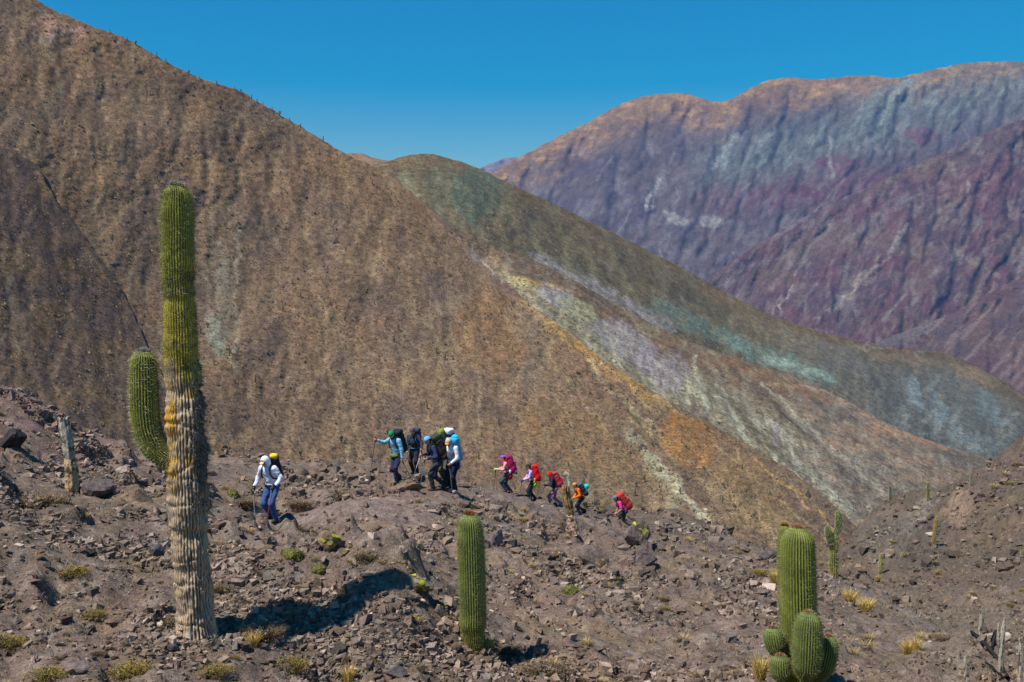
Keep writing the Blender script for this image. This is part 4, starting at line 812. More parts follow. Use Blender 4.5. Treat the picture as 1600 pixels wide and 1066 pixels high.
for (lab, foot, segs) in [
    ('split pale stake of dead cactus wood, shortest of the bleached stems', (1510, 1062), [('stake', [(1511, 1068, 4), (1510, 1050, 4), (1509, 1036, 3.5), (1509, 1024, 2)])]),
    ('speckled dead cactus stem with a drooping side branch', (1532, 992), [('stem', [(1532, 996, 4), (1532, 984, 3.6), (1533, 970, 3.2), (1534, 958, 2.8), (1535, 950, 2.2)]), ('branch', [(1536, 968, 1.2), (1540, 976, 1.6), (1545, 985, 1.8), (1550, 992, 2)])]),
    ('forked bleached dead cactus with a dark knot at its fork', (1563, 1052), [('stem', [(1562, 1058, 4), (1564, 1030, 4), (1565, 1010, 4), (1567, 985, 3.6), (1570, 962, 1.6)]), ('branch', [(1563, 1012, 2.5), (1560, 1000, 2.6), (1560, 985, 2.2), (1560, 972, 1.2)])]),
    ('tall bleached dead cactus with a thin crooked side shoot', (1593, 1068), [('stem', [(1594, 1076, 4.5), (1594, 1040, 4), (1595, 1012, 3.6), (1593, 992, 1.6)]), ('branch', [(1592, 1023, 1.5), (1587, 1022, 1.5), (1584, 1014, 1.4), (1582, 1004, 0.8)])])]:
    b0 = hit(*foot); L = np.array(b0); e = empty('bleached_cactus', b0); tag(e, lab, 'dead cactus', 'bleached dead cacti on the lower slope')
    for k, (nm, pp) in enumerate(segs): wood(nm, e, pp, b0.y, L, 6, 0.25, [(176, 164, 146), (136, 124, 108), (70, 60, 52)], 31 + k + int(foot[0]) % 7, 0.12, 30)

b0 = hit(1572, 1062); L = np.array(b0); e = empty('fallen_cactus', b0); tag(e, 'blackened fallen dead cactus lying between the bleached ones', 'dead cactus')
def lying(pts):
    out = []
    for u, v, hw in pts:
        h_ = hit(u, v); out.append((h_.x, h_.y, h_.z + 0.05, 0.72 * hw * h_.y / F))
    return out
for nm, pp in (('trunk', [(1574, 1064, 4), (1566, 1048, 4.5), (1556, 1030, 4.5), (1546, 1018, 5), (1536, 1008, 5), (1526, 997, 4), (1517, 989, 2)]), ('branch', [(1549, 1020, 3), (1551, 1012, 3), (1549, 1005, 2)]), ('branch', [(1566, 1062, 2.5), (1558, 1056, 2), (1552, 1048, 1.5)])):
    p, t_, LL = resample(lying(pp), 40); V, q, prof, s, Nn = ribbed(p[:, :3], p[:, 3], 7, 0.2, 4, 0.3); V = V + Nn * (0.02 * fbm(s * 20, prof * 3, 3, 3))[..., None]
    mesh_obj(nm, V.reshape(-1, 3) - L, q, M_WOOD, e, True, np.repeat(alb((46, 42, 40))[None], V.shape[0] * V.shape[1], 0))

# ---- tiny cacti on the big mountain
def mini(seed, arms):
    r = np.random.default_rng(seed); parts = []
    def col(x, z0, z1, rr):
        n = 8; zz = np.array([z0, z0 + 0.15, (z0 + z1) / 2, z1 - 0.2, z1 - 0.05, z1]); rd = np.array([0.8, 1, 1, .95, .6, .05]) * rr
        a = np.arange(n) * 2 * math.pi / n; V = np.stack([x + np.cos(a)[None] * rd[:, None], np.sin(a)[None] * rd[:, None], np.repeat(zz[:, None], n, 1)], -1)
        i = np.arange(6 * n).reshape(6, n); j = np.roll(i, -1, 1); q = np.stack([i[:-1], j[:-1], j[1:], i[1:]], -1).reshape(-1, 4)
        c = alb((84, 80, 52)) * r.uniform(0.7, 1.2); parts.append((V.reshape(-1, 3), quads_to_tris(q), np.repeat(c[None], 6 * n, 0)))
    col(0, -0.3, r.uniform(2.2, 3.4), 0.24)
    for s_ in range(arms): col((0.55 if s_ else -0.55), 0.9, r.uniform(1.6, 2.4), 0.19)
    return join(*parts)
MINI = [mesh_obj('distant_cactus', *(lambda m: (m[0], m[1]))(mini(i, i % 3)), M_CACTUS, None, True, mini(i, i % 3)[2], link=False).data for i in range(5)]
def far_cactus(u, v, lab, grp, k, sc=1.0):
    d = float(LAYERS['A']['depth'](np.array([u]), np.array([v]))[0]); p = unproj(u, v, d)
    o = bpy.data.objects.new('distant_cactus', MINI[k % 5]); COL.objects.link(o); o.location = p; o.scale = (sc, sc, sc); o.rotation_euler[2] = k * 1.3
    tag(o, lab, 'cactus', grp)
cu = np.array([172, 199, 212, 236, 245, 259, 262, 295, 312, 339, 366, 370, 376, 393, 402, 411, 425, 437, 452, 470, 505])
for k, u in enumerate(cu): far_cactus(float(u), float(interp(A_TOP, np.array([float(u)]))[0]) + 2.0, 'tiny cactus standing against the sky on the brown mountain crest', 'cacti on the mountain crest', k, random.uniform(0.65, 1.15))
k = 0
while k < 110:
    u = random.uniform(10, 1180); tv = float(interp(A_TOP, np.array([u]))[0]); v = random.uniform(tv + 12, min(interp(A_BOT, np.array([u]))[0] - 75, 800))
    if float(fbm(np.array([u / 90]), np.array([v / 70]), 2, 8)[0]) < -0.05 or (u < 345 and v > 225 and u < 217 * (v - 200) / 320): continue
    far_cactus(u, v, 'tiny dark cactus on the shrubby brown mountainside', 'cacti scattered over the brown mountainside', k, random.uniform(0.6, 1.1)); k += 1
# ================================================================== SHRUBS ON THE MOUNTAINS
def shrub_cover(name, key, n, size, seed, cols, vmax=60, umin=-60, umax=1660):
    L = LAYERS[key]; r = np.random.default_rng(seed); u = r.uniform(max(umin, L['top'][0][0]), min(umax, L['top'][-1][0]), n * 3); tv = interp(L['top'], u); bv = interp(L['bot'], u)
    v = tv + 3 + (bv - tv - 3) * r.uniform(0, 1, n * 3)
    keep = (fbm(u / 60, v / 30, 3, seed) + 0.6 * fbm(u / 14, v / 9, 2, seed + 1) > -0.15) & (v < bv - 20); u, v = u[keep][:n], v[keep][:n]
    d = L['depth'](u, v); P = unproj(u, v, d); m = len(P)
    s = size * np.exp(r.normal(0, 0.45, m))
    base = np.array([[1, 0, 0], [0, 1, 0], [-1, 0, 0], [0, -1, 0], [0.15, 0.1, 0.95]]); fb = np.array([[0, 1, 4], [1, 2, 4], [2, 3, 4], [3, 0, 4]])
    V = base[None] * (1 + 0.45 * r.normal(size=(m, 5, 3))) * s[:, None, None]; V[:, :4, 2] -= 0.35 * s[:, None]
    a = r.uniform(0, 6.28, m); ca, sa = np.cos(a)[:, None], np.sin(a)[:, None]; V = np.stack([V[..., 0] * ca - V[..., 1] * sa, V[..., 0] * sa + V[..., 1] * ca, V[..., 2]], -1) + P[:, None]
    Fc = (fb[None] + (np.arange(m) * 5)[:, None, None]).reshape(-1, 3)
    C = np.repeat(np.array([alb(c) for c in cols])[r.integers(0, len(cols), m)] * r.uniform(0.65, 1.2, m)[:, None], 5, 0)
    tag(mesh_obj(name, V.reshape(-1, 3), Fc, M_PLANT, None, True, C), 'low dry shrubs dotted over the ' + name.split('_shrubs')[0].replace('_', ' '), 'shrubs', kind='stuff')
SH = [(78, 68, 56), (88, 76, 58), (70, 62, 54), (104, 88, 62), (92, 84, 62), (82, 72, 64), (116, 100, 72)]
shrub_cover('mountainside_shrubs', 'A', 24000, 0.32, 5, SH)
shrub_cover('spur_shrubs', 'S', 6000, 0.22, 6, SH)
shrub_cover('dome_shrubs', 'C', 8000, 0.6, 7, [(84, 80, 60), (100, 90, 62), (74, 74, 60), (116, 104, 72)])
shrub_cover('ridge_shrubs', 'B', 5000, 0.42, 8, [(92, 82, 62), (78, 72, 60), (112, 98, 72)])

# ================================================================== STONES
r = np.random.default_rng(77)
colp = DVIS[:, :] * ((uu[None] > -40) & (uu[None] < 1640) & (PV < 1100) & (DVIS < 60) & (DD > 7) & (DD < 134)); wgt = (colp / colp.sum()).ravel(); cum = np.cumsum(wgt)
def scatter(n, seed, dens=None):
    rr = np.random.default_rng(seed); k = np.searchsorted(cum, rr.uniform(0, 1, int(n * 6))); k = np.minimum(k, len(cum) - 1)
    i, j = np.unravel_index(k, colp.shape); i = np.maximum(i, 1); t = rr.uniform(0, 1, len(i)); d = dd[i - 1] * (1 - t) + dd[i] * t; u = uu[j] + rr.uniform(-1.5, 1.5, len(j))
    x = (u - CX) / F * d / math.cos(PITCH); pu, pv = PU[i, j], PV[i, j]
    if dens is not None:
        keep = rr.uniform(0, 1, len(d)) < dens(x, d, pu, pv); x, d, pu, pv = x[keep], d[keep], pu[keep], pv[keep]
    return x[:n], d[:n], pu[:n], pv[:n]
def stony(x, y, pu, pv):
    s = 0.10 + 0.9 * smooth(-0.05, 0.4, fbm(x / 2.6, y / 2.6, 4, 701))
    trail = 1 - 0.85 * (1 - smooth(8, 20, polydist(pu, pv, [(440, 815), (500, 806), (580, 794), (660, 778), (720, 772), (800, 778), (880, 800), (960, 826), (1010, 838)])))
    return np.clip(s * (1 - 0.6 * smooth(1240, 1380, pu)) * trail, 0, 1)
def cube_stones(name, n, lo, hi, seed, cols):
    """small angular stones, too many to pick apart: twelve triangles each, one mesh"""
    x, y, pu, pv = scatter(n, seed, stony); m = len(x); rr = np.random.default_rng(seed + 1)
    px = lo + (hi - lo) * rr.power(0.42, m); s = np.clip(px * y / F, 0.012, 0.5) * 0.5
    B = np.array([[a, b, c] for c in (-1, 1) for b in (-1, 1) for a in (-1, 1)], float)
    V = B[None] * (1 + 0.32 * rr.normal(size=(m, 8, 3))) * (s[:, None] * rr.uniform(0.45, 1.25, (m, 3)) * np.array([1, 0.9, 0.75]))[:, None]
    a = rr.uniform(0, 6.28, m); b = rr.normal(0.15, 0.35, m); ca, sa, cb, sb = np.cos(a)[:, None], np.sin(a)[:, None], np.cos(b)[:, None], np.sin(b)[:, None]
    V = np.stack([V[..., 0], V[..., 1] * cb - V[..., 2] * sb, V[..., 1] * sb + V[..., 2] * cb], -1); V = np.stack([V[..., 0] * ca - V[..., 1] * sa, V[..., 0] * sa + V[..., 1] * ca, V[..., 2]], -1)
    V = V + np.stack([x, y, ground_z(x, y) + 0.3 * s], -1)[:, None]
    fq = np.array([[0, 2, 3, 1], [4, 5, 7, 6], [0, 1, 5, 4], [2, 6, 7, 3], [0, 4, 6, 2], [1, 3, 7, 5]])
    Fc = (fq[None] + (np.arange(m) * 8)[:, None, None]).reshape(-1, 4)
    c = 0.7 * paint_ground(pu, pv, x, y) + 0.3 * np.array([alb(q) for q in cols])[rr.integers(0, len(cols), m)]
    C = np.repeat(c * np.exp(rr.normal(0.02, 0.36, m))[:, None], 8, 0)
    o = mesh_obj(name, V.reshape(-1, 3), Fc, M_ROCK, hillside, False, C); tag(o, kind='stuff')
    return o
SC = [(104, 92, 84), (128, 110, 96), (90, 82, 78), (142, 122, 106), (116, 98, 82), (130, 122, 112), (122, 96, 82)]
cube_stones('gravel', 19500, 1.5, 6.5, 21, SC)
cube_stones('rubble', 4500, 6.0, 15.0, 23, SC)
STONES = []
for i in range(16):
    v_, f_ = rock_mesh(100 + i, 2 if i % 4 == 0 else 1, 10, (1, random.uniform(.6, .95), random.uniform(.4, .75)), 0.09); n_ = len(v_)
    c_ = np.repeat(alb(SC[i % len(SC)])[None] * random.uniform(.85, 1.25), n_, 0) * (1 + 0.25 * fbm(v_[:, 0] * 3, v_[:, 1] * 3 + v_[:, 2] * 2, 3, i))[:, None]
    STONES.append(mesh_obj('stone', v_, f_, M_ROCK, None, False, c_, link=False).data)
rr = np.random.default_rng(5)
def dens_big(x, y, pu, pv):
    a = 0.35 * stony(x, y, pu, pv) + 0.9 * np.exp(-((pu - 930) / 110) ** 2 - ((pv - 855) / 34) ** 2) + 0.7 * np.exp(-((pu - 640) / 60) ** 2 - ((pv - 905) / 22) ** 2) + 0.5 * (pv > 960) * (pu < 760) + 0.5 * np.exp(-((pu - 100) / 130) ** 2 - ((pv - 840) / 40) ** 2) + 0.6 * np.exp(-((pu - 640) / 70) ** 2 - ((pv - 770) / 14) ** 2)
    return np.clip(a, 0, 1)
x, y, pu, pv = scatter(290, 31, dens_big)
for k in range(len(x)):
    px = 6.5 + 10.0 * rr.random() ** 2.4; s = px * y[k] / F
    o = bpy.data.objects.new('stone', STONES[int(rr.integers(0, 16))]); COL.objects.link(o); o.parent = hillside
    o.location = (x[k], y[k], float(ground_z(x[k], y[k])) + 0.12 * s); o.scale = (s, s * rr.uniform(.7, 1.1), s * rr.uniform(.6, 1.0)); o.rotation_euler = (rr.normal(0.2, .3), rr.normal(0.1, .3), rr.uniform(0, 6.28))

# ---- boulders one can name
def boulder(u, v, wpx, label, seed, sq=(1, .85, .7), col=(104, 92, 86), lichen=None, sink=0.25, tilt=(0, 0, 0), name='boulder'):
    b = hit(u, v); s = wpx * b.y / F / 2; vv, ff = rock_mesh(seed, 3, 14, sq, 0.06); m = Matrix.Rotation(tilt[0], 3, 'X') @ Matrix.Rotation(tilt[1], 3, 'Y') @ Matrix.Rotation(tilt[2], 3, 'Z'); vv = vv @ np.array(m).T
    vv = vv * s; vv[:, 2] += s * sq[2] * (1 - 2 * sink)
    n = fbm(vv[:, 0] / s * 2 + seed, vv[:, 1] / s * 2 + vv[:, 2] / s, 4, seed); C = alb(col)[None] * (1 + 0.45 * n)[:, None]
    o = mesh_obj(name, vv, ff, M_ROCK, None, False, C); o.location = b; tag(o, label, 'boulder')
    if lichen:
        th, cs = lichen; cen = vv[ff].mean(1); nr = np.cross(vv[ff[:, 1]] - vv[ff[:, 0]], vv[ff[:, 2]] - vv[ff[:, 0]]); nr /= np.linalg.norm(nr, axis=1)[:, None]
        w_ = fbm(cen[:, 0] / s * 1.7 + 3, cen[:, 2] / s * 1.9 + cen[:, 1] / s, 3, seed + 9) + 0.25 * cen[:, 0] / s + 0.2 * nr[:, 2]; sel = ff[w_ > th]
        if len(sel):
            used, inv = np.unique(sel, return_inverse=True); N = vv[used] / np.linalg.norm(vv[used], axis=1)[:, None]
            lv = vv[used] + N * 0.012; lc = np.array([alb(c) for c in cs])[np.random.default_rng(seed).integers(0, len(cs), len(used))]
            mesh_obj('lichen', lv, inv.reshape(-1, 3), M_PLANT, o, True, lc)
    return o
LIC = [(196, 188, 44), (172, 168, 48), (146, 142, 56)]
boulder(513, 856, 48, 'rounded tan boulder with a yellow-green lichen rim behind the long cactus shadow', 201, (1, .8, .8), (126, 106, 86), (0.5, LIC))
boulder(536, 868, 30, 'small cracked rock splashed with bright yellow lichen', 202, (1, .8, .7), (116, 98, 88), (0.4, LIC))
boulder(652, 918, 52, 'broken slab boulder with greenish crust just past the tip of the cactus shadow', 203, (1, .9, .55), (112, 102, 84), (0.45, LIC), 0.2, (0.1, 0.3, 0))
boulder(640, 932, 34, 'low flat slab leaning under the greenish slab boulder', 204, (1, .7, .4), (112, 100, 88), None, 0.2, (0, 0.4, 0.3))
boulder(690, 962, 44, 'tilted dark slab with a yellow lichen edge beside the pinched cactus', 205, (1, .5, .35), (96, 86, 80), (0.5, LIC), 0.25, (0, 0.75, 0.2))
boulder(155, 775, 52, 'dark rounded boulder in the shadow of the bleached trunk', 206, (1, .9, .75), (92, 82, 80), None, 0.2)
boulder(20, 695, 46, 'black craggy rock high on the left slope', 207, (1, .9, .8), (60, 56, 56), None, 0.25)
boulder(998, 846, 46, 'layered outcrop capped with vivid yellow lichen below the last hiker', 208, (1, .7, .9), (116, 102, 92), (0.5, LIC), 0.25, (0, 0.5, 0.4))
boulder(930, 880, 60, 'jagged brown outcrop in the rubble band', 209, (1, .8, .6), (102, 88, 82), None, 0.35, (0, .5, 0))
boulder(1005, 880, 54, 'blocky purple-grey outcrop at the end of the rubble band', 210, (1, .8, .7), (100, 86, 84), None, 0.35, (0, -.3, 0))
boulder(870, 868, 40, 'reddish rubble boulder with two yellow lichen dots', 211, (1, .8, .6), (114, 94, 84), (0.55, LIC), 0.3)
boulder(775, 852, 34, 'upright grey rock beside the top of the pinched cactus', 212, (.8, .7, 1.1), (112, 102, 104), None, 0.25)
boulder(618, 1058, 36, 'smooth dark grey stone alone on gravel', 213, (1, .8, .6), (84, 78, 76), None, 0.25)
boulder(120, 1046, 44, 'smooth brown-grey stone between two yellow shrubs', 214, (1, .7, .45), (112, 98, 94), None, 0.25)
boulder(268, 1018, 26, 'flat-topped grey stone near the foot of the tall cactus', 215, (1, .9, .6), (98, 88, 86), None, 0.2)
boulder(1132, 962, 36, 'pale pinkish bedrock slab on the bare slope', 216, (1, .6, .25), (158, 134, 120), None, 0.3, (0, .25, .5))
boulder(245, 870, 28, 'blue-grey upright rock just left of the tall cactus trunk', 217, (.8, .8, 1), (84, 82, 88), None, 0.25)
boulder(720, 760, 46, 'low brown rock ledge at the heels of the hiker in the white jacket', 218, (1, .6, .3), (116, 98, 84), None, 0.4)
boulder(640, 762, 44, 'brown ledge of rock under the hiker in the teal top', 219, (1, .7, .4), (122, 100, 84), None, 0.45)
boulder(1200, 872, 28, 'dark rock on the falling ridge line', 220, (1, .8, .7), (92, 82, 80), None, 0.3)

# ================================================================== PLANTS
GOLD = [(206, 176, 92), (188, 152, 70), (222, 200, 130), (168, 134, 64)]; YEL = [(146, 126, 48), (118, 104, 44), (164, 142, 58), (96, 84, 46), (128, 112, 62)]; DRY = [(128, 108, 82), (104, 88, 70), (150, 128, 94), (84, 72, 60)]; CUSH = [(122, 116, 56), (100, 98, 50), (140, 132, 66), (82, 80, 46)]
def tussock(seed, cols=GOLD, n=260, R_=0.22, H=0.5, spread=0.55): return blades(n, R_, H, 0.012, cols, seed, spread, 0.5)
def bush(seed, leaf, twig, R_=0.45, H=0.35, nl=1100, nt=170, ls=0.018):
    r = np.random.default_rng(seed); tw = blades(nt, R_ * 1.2, H, 0.009, twig, seed, 1.5, 0.4)
    a = r.uniform(0, 6.28, nl); q = np.sqrt(r.uniform(0, 1, nl)); lump = 0.75 + 0.5 * fbm(np.cos(a) * q * 3 + seed, np.sin(a) * q * 3, 3, seed)
    P = np.stack([np.cos(a) * q * R_, np.sin(a) * q * R_ * 0.85, H * lump * (1 - q ** 2) ** 0.6 * r.uniform(0.35, 1.0, nl) + 0.02], -1)
    return join(tw, flecks(P, ls, leaf, seed + 1), blades(nt * 2, R_ * 1.3, H * 0.9, 0.008, leaf, seed + 2, 1.4, 0.3))
def cushion(seed, cols, R_=0.3, H=0.2):
    bm = bmesh.new(); bmesh.ops.create_icosphere(bm, subdivisions=3, radius=1); V = np.array([v.co[:] for v in bm.verts]); Fc = np.array([[v.index for v in f.verts] for f in bm.faces]); bm.free()
    n = fbm(V[:, 0] * 2.5 + seed, V[:, 1] * 2.5 + V[:, 2], 4, seed); V = V * (1 + 0.22 * n)[:, None] * np.array([R_, R_ * 0.85, H]); C = alb(cols[1])[None] * (0.9 + 0.5 * n)[:, None]
    r = np.random.default_rng(seed); k = r.integers(0, len(V), 900); return join((V, Fc, C), flecks(V[k] * 1.03 + r.normal(0, .012, (900, 3)), 0.02, cols, seed + 3))
PM = {}
def plant_mesh(kind, i):
    if (kind, i) not in PM:
        v, f, c = {'golden_tussock': lambda: tussock(300 + i), 'yellow_shrub': lambda: bush(320 + i, YEL, DRY), 'dry_shrub': lambda: bush(340 + i, DRY, DRY, 0.45, 0.34, 500, 300), 'cushion_plant': lambda: cushion(360 + i, CUSH), 'straw_tuft': lambda: blades(120, 0.2, 0.3, 0.009, [(176, 152, 100), (150, 128, 88), (196, 172, 120)], 380 + i, 1.0, 0.5)}[kind]()
        PM[kind, i] = mesh_obj(kind, v, f, M_PLANT, None, False, c, link=False).data
    return PM[kind, i]
def plant(kind, u, v, wpx, label, group=None, i=0, hz=1.0, cat=None):
    b = hit(u, v); base = {'golden_tussock': 0.5, 'yellow_shrub': 0.95, 'dry_shrub': 0.95, 'cushion_plant': 0.62, 'straw_tuft': 0.42}[kind]; s = wpx * b.y / F / base
    o = bpy.data.objects.new(kind, plant_mesh(kind, i)); COL.objects.link(o); o.location = (b.x, b.y, b.z - 0.01); o.scale = (s, s, s * hz); o.rotation_euler[2] = (u * 7.3 + v) % 6.28
    tag(o, label, cat or {'golden_tussock': 'grass', 'straw_tuft': 'grass'}.get(kind, 'shrub'), group)
plant('golden_tussock', 1328, 944, 30, 'bushy golden tussock just below the two-armed cactus', 'two golden tussocks by the two-armed cactus', 0, 0.9)
plant('golden_tussock', 1353, 957, 30, 'golden tussock a step farther downhill than its neighbour under the two-armed cactus', 'two golden tussocks by the two-armed cactus', 1, 0.9)
plant('golden_tussock', 1188, 1060, 34, 'tall golden tussock left of the pups of the clustered cactus', None, 2, 1.3)
plant('golden_tussock', 1210, 912, 22, 'golden tuft touching the left edge of the clustered cactus column', None, 3, 1.2)
plant('golden_tussock', 1417, 1022, 24, 'twin golden tufts on the slope left of the bleached stake', 'twin golden tufts', 0, 1.0)
plant('golden_tussock', 1431, 1018, 24, 'twin golden tufts on the slope left of the bleached stake', 'twin golden tufts', 1, 1.1)
plant('golden_tussock', 396, 1010, 28, 'yellow grass tuft in a twiggy bush at the start of the long shadow', None, 2, 1.0)
plant('golden_tussock', 545, 1068, 30, 'bright straw tuft with long stalks near the smooth dark stone', None, 3, 1.2)
plant('golden_tussock', 762, 1016, 30, 'yellow grass at the foot of the pinched cactus', None, 0, 0.8)
plant('golden_tussock', 1372, 908, 10, 'small golden tuft below the short yellow-green cactus', None, 1)
plant('yellow_shrub', 205, 1056, 96, 'wide yellow-green shrub right of the smooth brown-grey stone', None, 0, .8)
plant('yellow_shrub', 336, 1052, 66, 'yellow shrub directly below the tall cactus foot', None, 1, .8)
plant('yellow_shrub', 452, 1046, 72, 'dense yellow-olive shrub below the twiggy bush', None, 2, 1.0)
plant('yellow_shrub', 112, 896, 70, 'flat mustard-yellow shrub uphill of all the other yellow shrubs', None, 0, .6)
plant('yellow_shrub', 148, 962, 46, 'small olive-yellow shrub on gravel left of the tall cactus', None, 1, .8)
plant('yellow_shrub', 12, 1008, 70, 'large yellow shrub at the far left above a lower yellow clump', None, 2, .9)
plant('yellow_shrub', 72, 1060, 80, 'yellow clump left of the smooth brown-grey stone', None, 1, .8)
plant('yellow_shrub', 1187, 896, 46, 'low ochre shrub uphill of the clustered cactus', None, 0, .5)
plant('yellow_shrub', 1398, 910, 30, 'flat ochre shrub right of the small golden tuft', None, 1, .5)
plant('cushion_plant', 457, 868, 36, 'mossy yellow-green cushion plant left of the lichen boulders', None, 0)
plant('cushion_plant', 497, 890, 26, 'small green cushion plant under the tan boulder', None, 1)
plant('cushion_plant', 891, 926, 34, 'round olive cushion plant alone below the rubble band', None, 2)
plant('cushion_plant', 363, 772, 22, 'dull green cushion plant between the tall cactus and the hiker in white', None, 1)
plant('dry_shrub', 530, 779, 66, 'grey leafless shrub on the trail behind the hiker in white', None, 0, .9)
plant('dry_shrub', 412, 992, 84, 'dark twiggy bush at the near edge of the long shadow', None, 1, .8)
plant('dry_shrub', 850, 1055, 96, 'spreading brown dry bush downhill of the pinched cactus', None, 2, .9)
plant('dry_shrub', 572, 872, 56, 'grey twiggy bush right of the yellow lichen rock', None, 0, .8)
plant('dry_shrub', 470, 792, 56, 'low brown brush behind the legs of the hiker in white', None, 1, .8)
plant('dry_shrub', 385, 790, 50, 'brown brush left of the hiker in white', None, 2, .9)
plant('dry_shrub', 350, 925, 60, 'tan dry brush between the tall cactus and its shadow', None, 1, .9)
plant('dry_shrub', 285, 975, 70, 'dead brush heaped round the foot of the tall cactus', None, 2, .8)
plant('dry_shrub', 60, 790, 110, 'broad brown brush patch below the black craggy rock', None, 0, .6)
plant('dry_shrub', 1480, 1000, 60, 'brown scrub patch on the slope above the bleached stake', None, 1, .5)
plant('dry_shrub', 790, 1020, 70, 'orange-brown dry grass clump in the shadow of the pinched cactus', None, 2, .7)
rr = np.random.default_rng(8); n_ = 0
x, y, pu, pv = scatter(300, 41, lambda x, y, pu, pv: 0.25 + 0.75 * smooth(0.0, 0.3, fbm(x / 3, y / 4, 3, 721)))
for k in range(190):
    kd = ['straw_tuft', 'straw_tuft', 'dry_shrub', 'yellow_shrub', 'straw_tuft'][k % 5]
    lab = {'straw_tuft': 'small straw-coloured grass tuft on the stony slope', 'dry_shrub': 'small low brown dry shrub on the stony slope', 'yellow_shrub': 'small low ochre shrub on the stony slope'}[kd]
    if pv[k] < 735 and pu[k] > 300 and pu[k] < 1250: continue
    plant(kd, float(pu[k]), float(pv[k]) + 1, rr.uniform(10, 24) * (1.4 if pv[k] > 930 else 0.85), lab, {'straw_tuft': 'straw grass tufts on the stony slope', 'dry_shrub': 'small dry shrubs on the stony slope', 'yellow_shrub': 'small ochre shrubs on the stony slope'}[kd], k % 3, rr.uniform(.5, .9) if kd != 'straw_tuft' else 0.8)
x, y, pu, pv = scatter(2600, 61, lambda x, y, pu, pv: smooth(1230, 1330, pu) * smooth(-0.1, 0.3, fbm(x / 6, y / 9, 3, 741))); m = len(x); rr = np.random.default_rng(19)
s_ = np.clip(rr.uniform(1.0, 3.2, m) * y / F, 0.03, 0.3); base = np.array([[1, 0, 0], [0, 1, 0], [-1, 0, 0], [0, -1, 0], [0.1, 0.1, 0.9]]); V = base[None] * (1 + 0.4 * rr.normal(size=(m, 5, 3))) * s_[:, None, None] + np.stack([x, y, ground_z(x, y)], -1)[:, None]
Fc = (np.array([[0, 1, 4], [1, 2, 4], [2, 3, 4], [3, 0, 4]])[None] + (np.arange(m) * 5)[:, None, None]).reshape(-1, 3)
tag(mesh_obj('hill_scrub', V.reshape(-1, 3), Fc, M_PLANT, None, True, np.repeat(np.array([alb(c) for c in [(70, 64, 54), (88, 80, 60), (104, 94, 66), (76, 72, 66)]])[rr.integers(0, 4, m)], 5, 0)), 'dark specks of scrub on the right-hand hill', 'shrubs', kind='stuff')
# fine dead stalks between the stones
x, y, pu, pv = scatter(9000, 51, lambda x, y, pu, pv: 0.15 + 0.85 * smooth(-0.1, 0.35, fbm(x / 1.6 + 9, y / 2.4, 3, 731)))
m = len(x); rr = np.random.default_rng(9); k3 = 3; X3 = np.repeat(np.stack([x, y, ground_z(x, y)], -1), k3, 0) + rr.normal(0, 0.03, (m * k3, 3)) * np.array([1, 1, 0]); hgt = np.repeat(np.clip(rr.uniform(3, 7.5, m) * y / F, 0.03, 0.3), k3)
dr = np.stack([rr.normal(0, .7, m * k3), rr.normal(0, .7, m * k3), np.full(m * k3, 0.9)], -1) * hgt[:, None]; wv = np.stack([rr.normal(0, 1, m * k3), rr.normal(0, 1, m * k3), np.zeros(m * k3)], -1); wv *= (hgt * 0.07 / np.linalg.norm(wv, axis=1))[:, None]
V = np.stack([X3 - wv, X3 + wv, X3 + dr], 1).reshape(-1, 3)
C = np.repeat(np.array([alb(c) for c in [(150, 132, 100), (122, 108, 88), (170, 150, 112), (102, 92, 80)]])[rr.integers(0, 4, m * k3)], 3, 0)
tag(mesh_obj('dead_stalks', V, np.arange(len(V)).reshape(-1, 3), M_PLANT, None, False, C), 'sparse dead grass stalks between the stones of the slope', 'grass', kind='stuff')
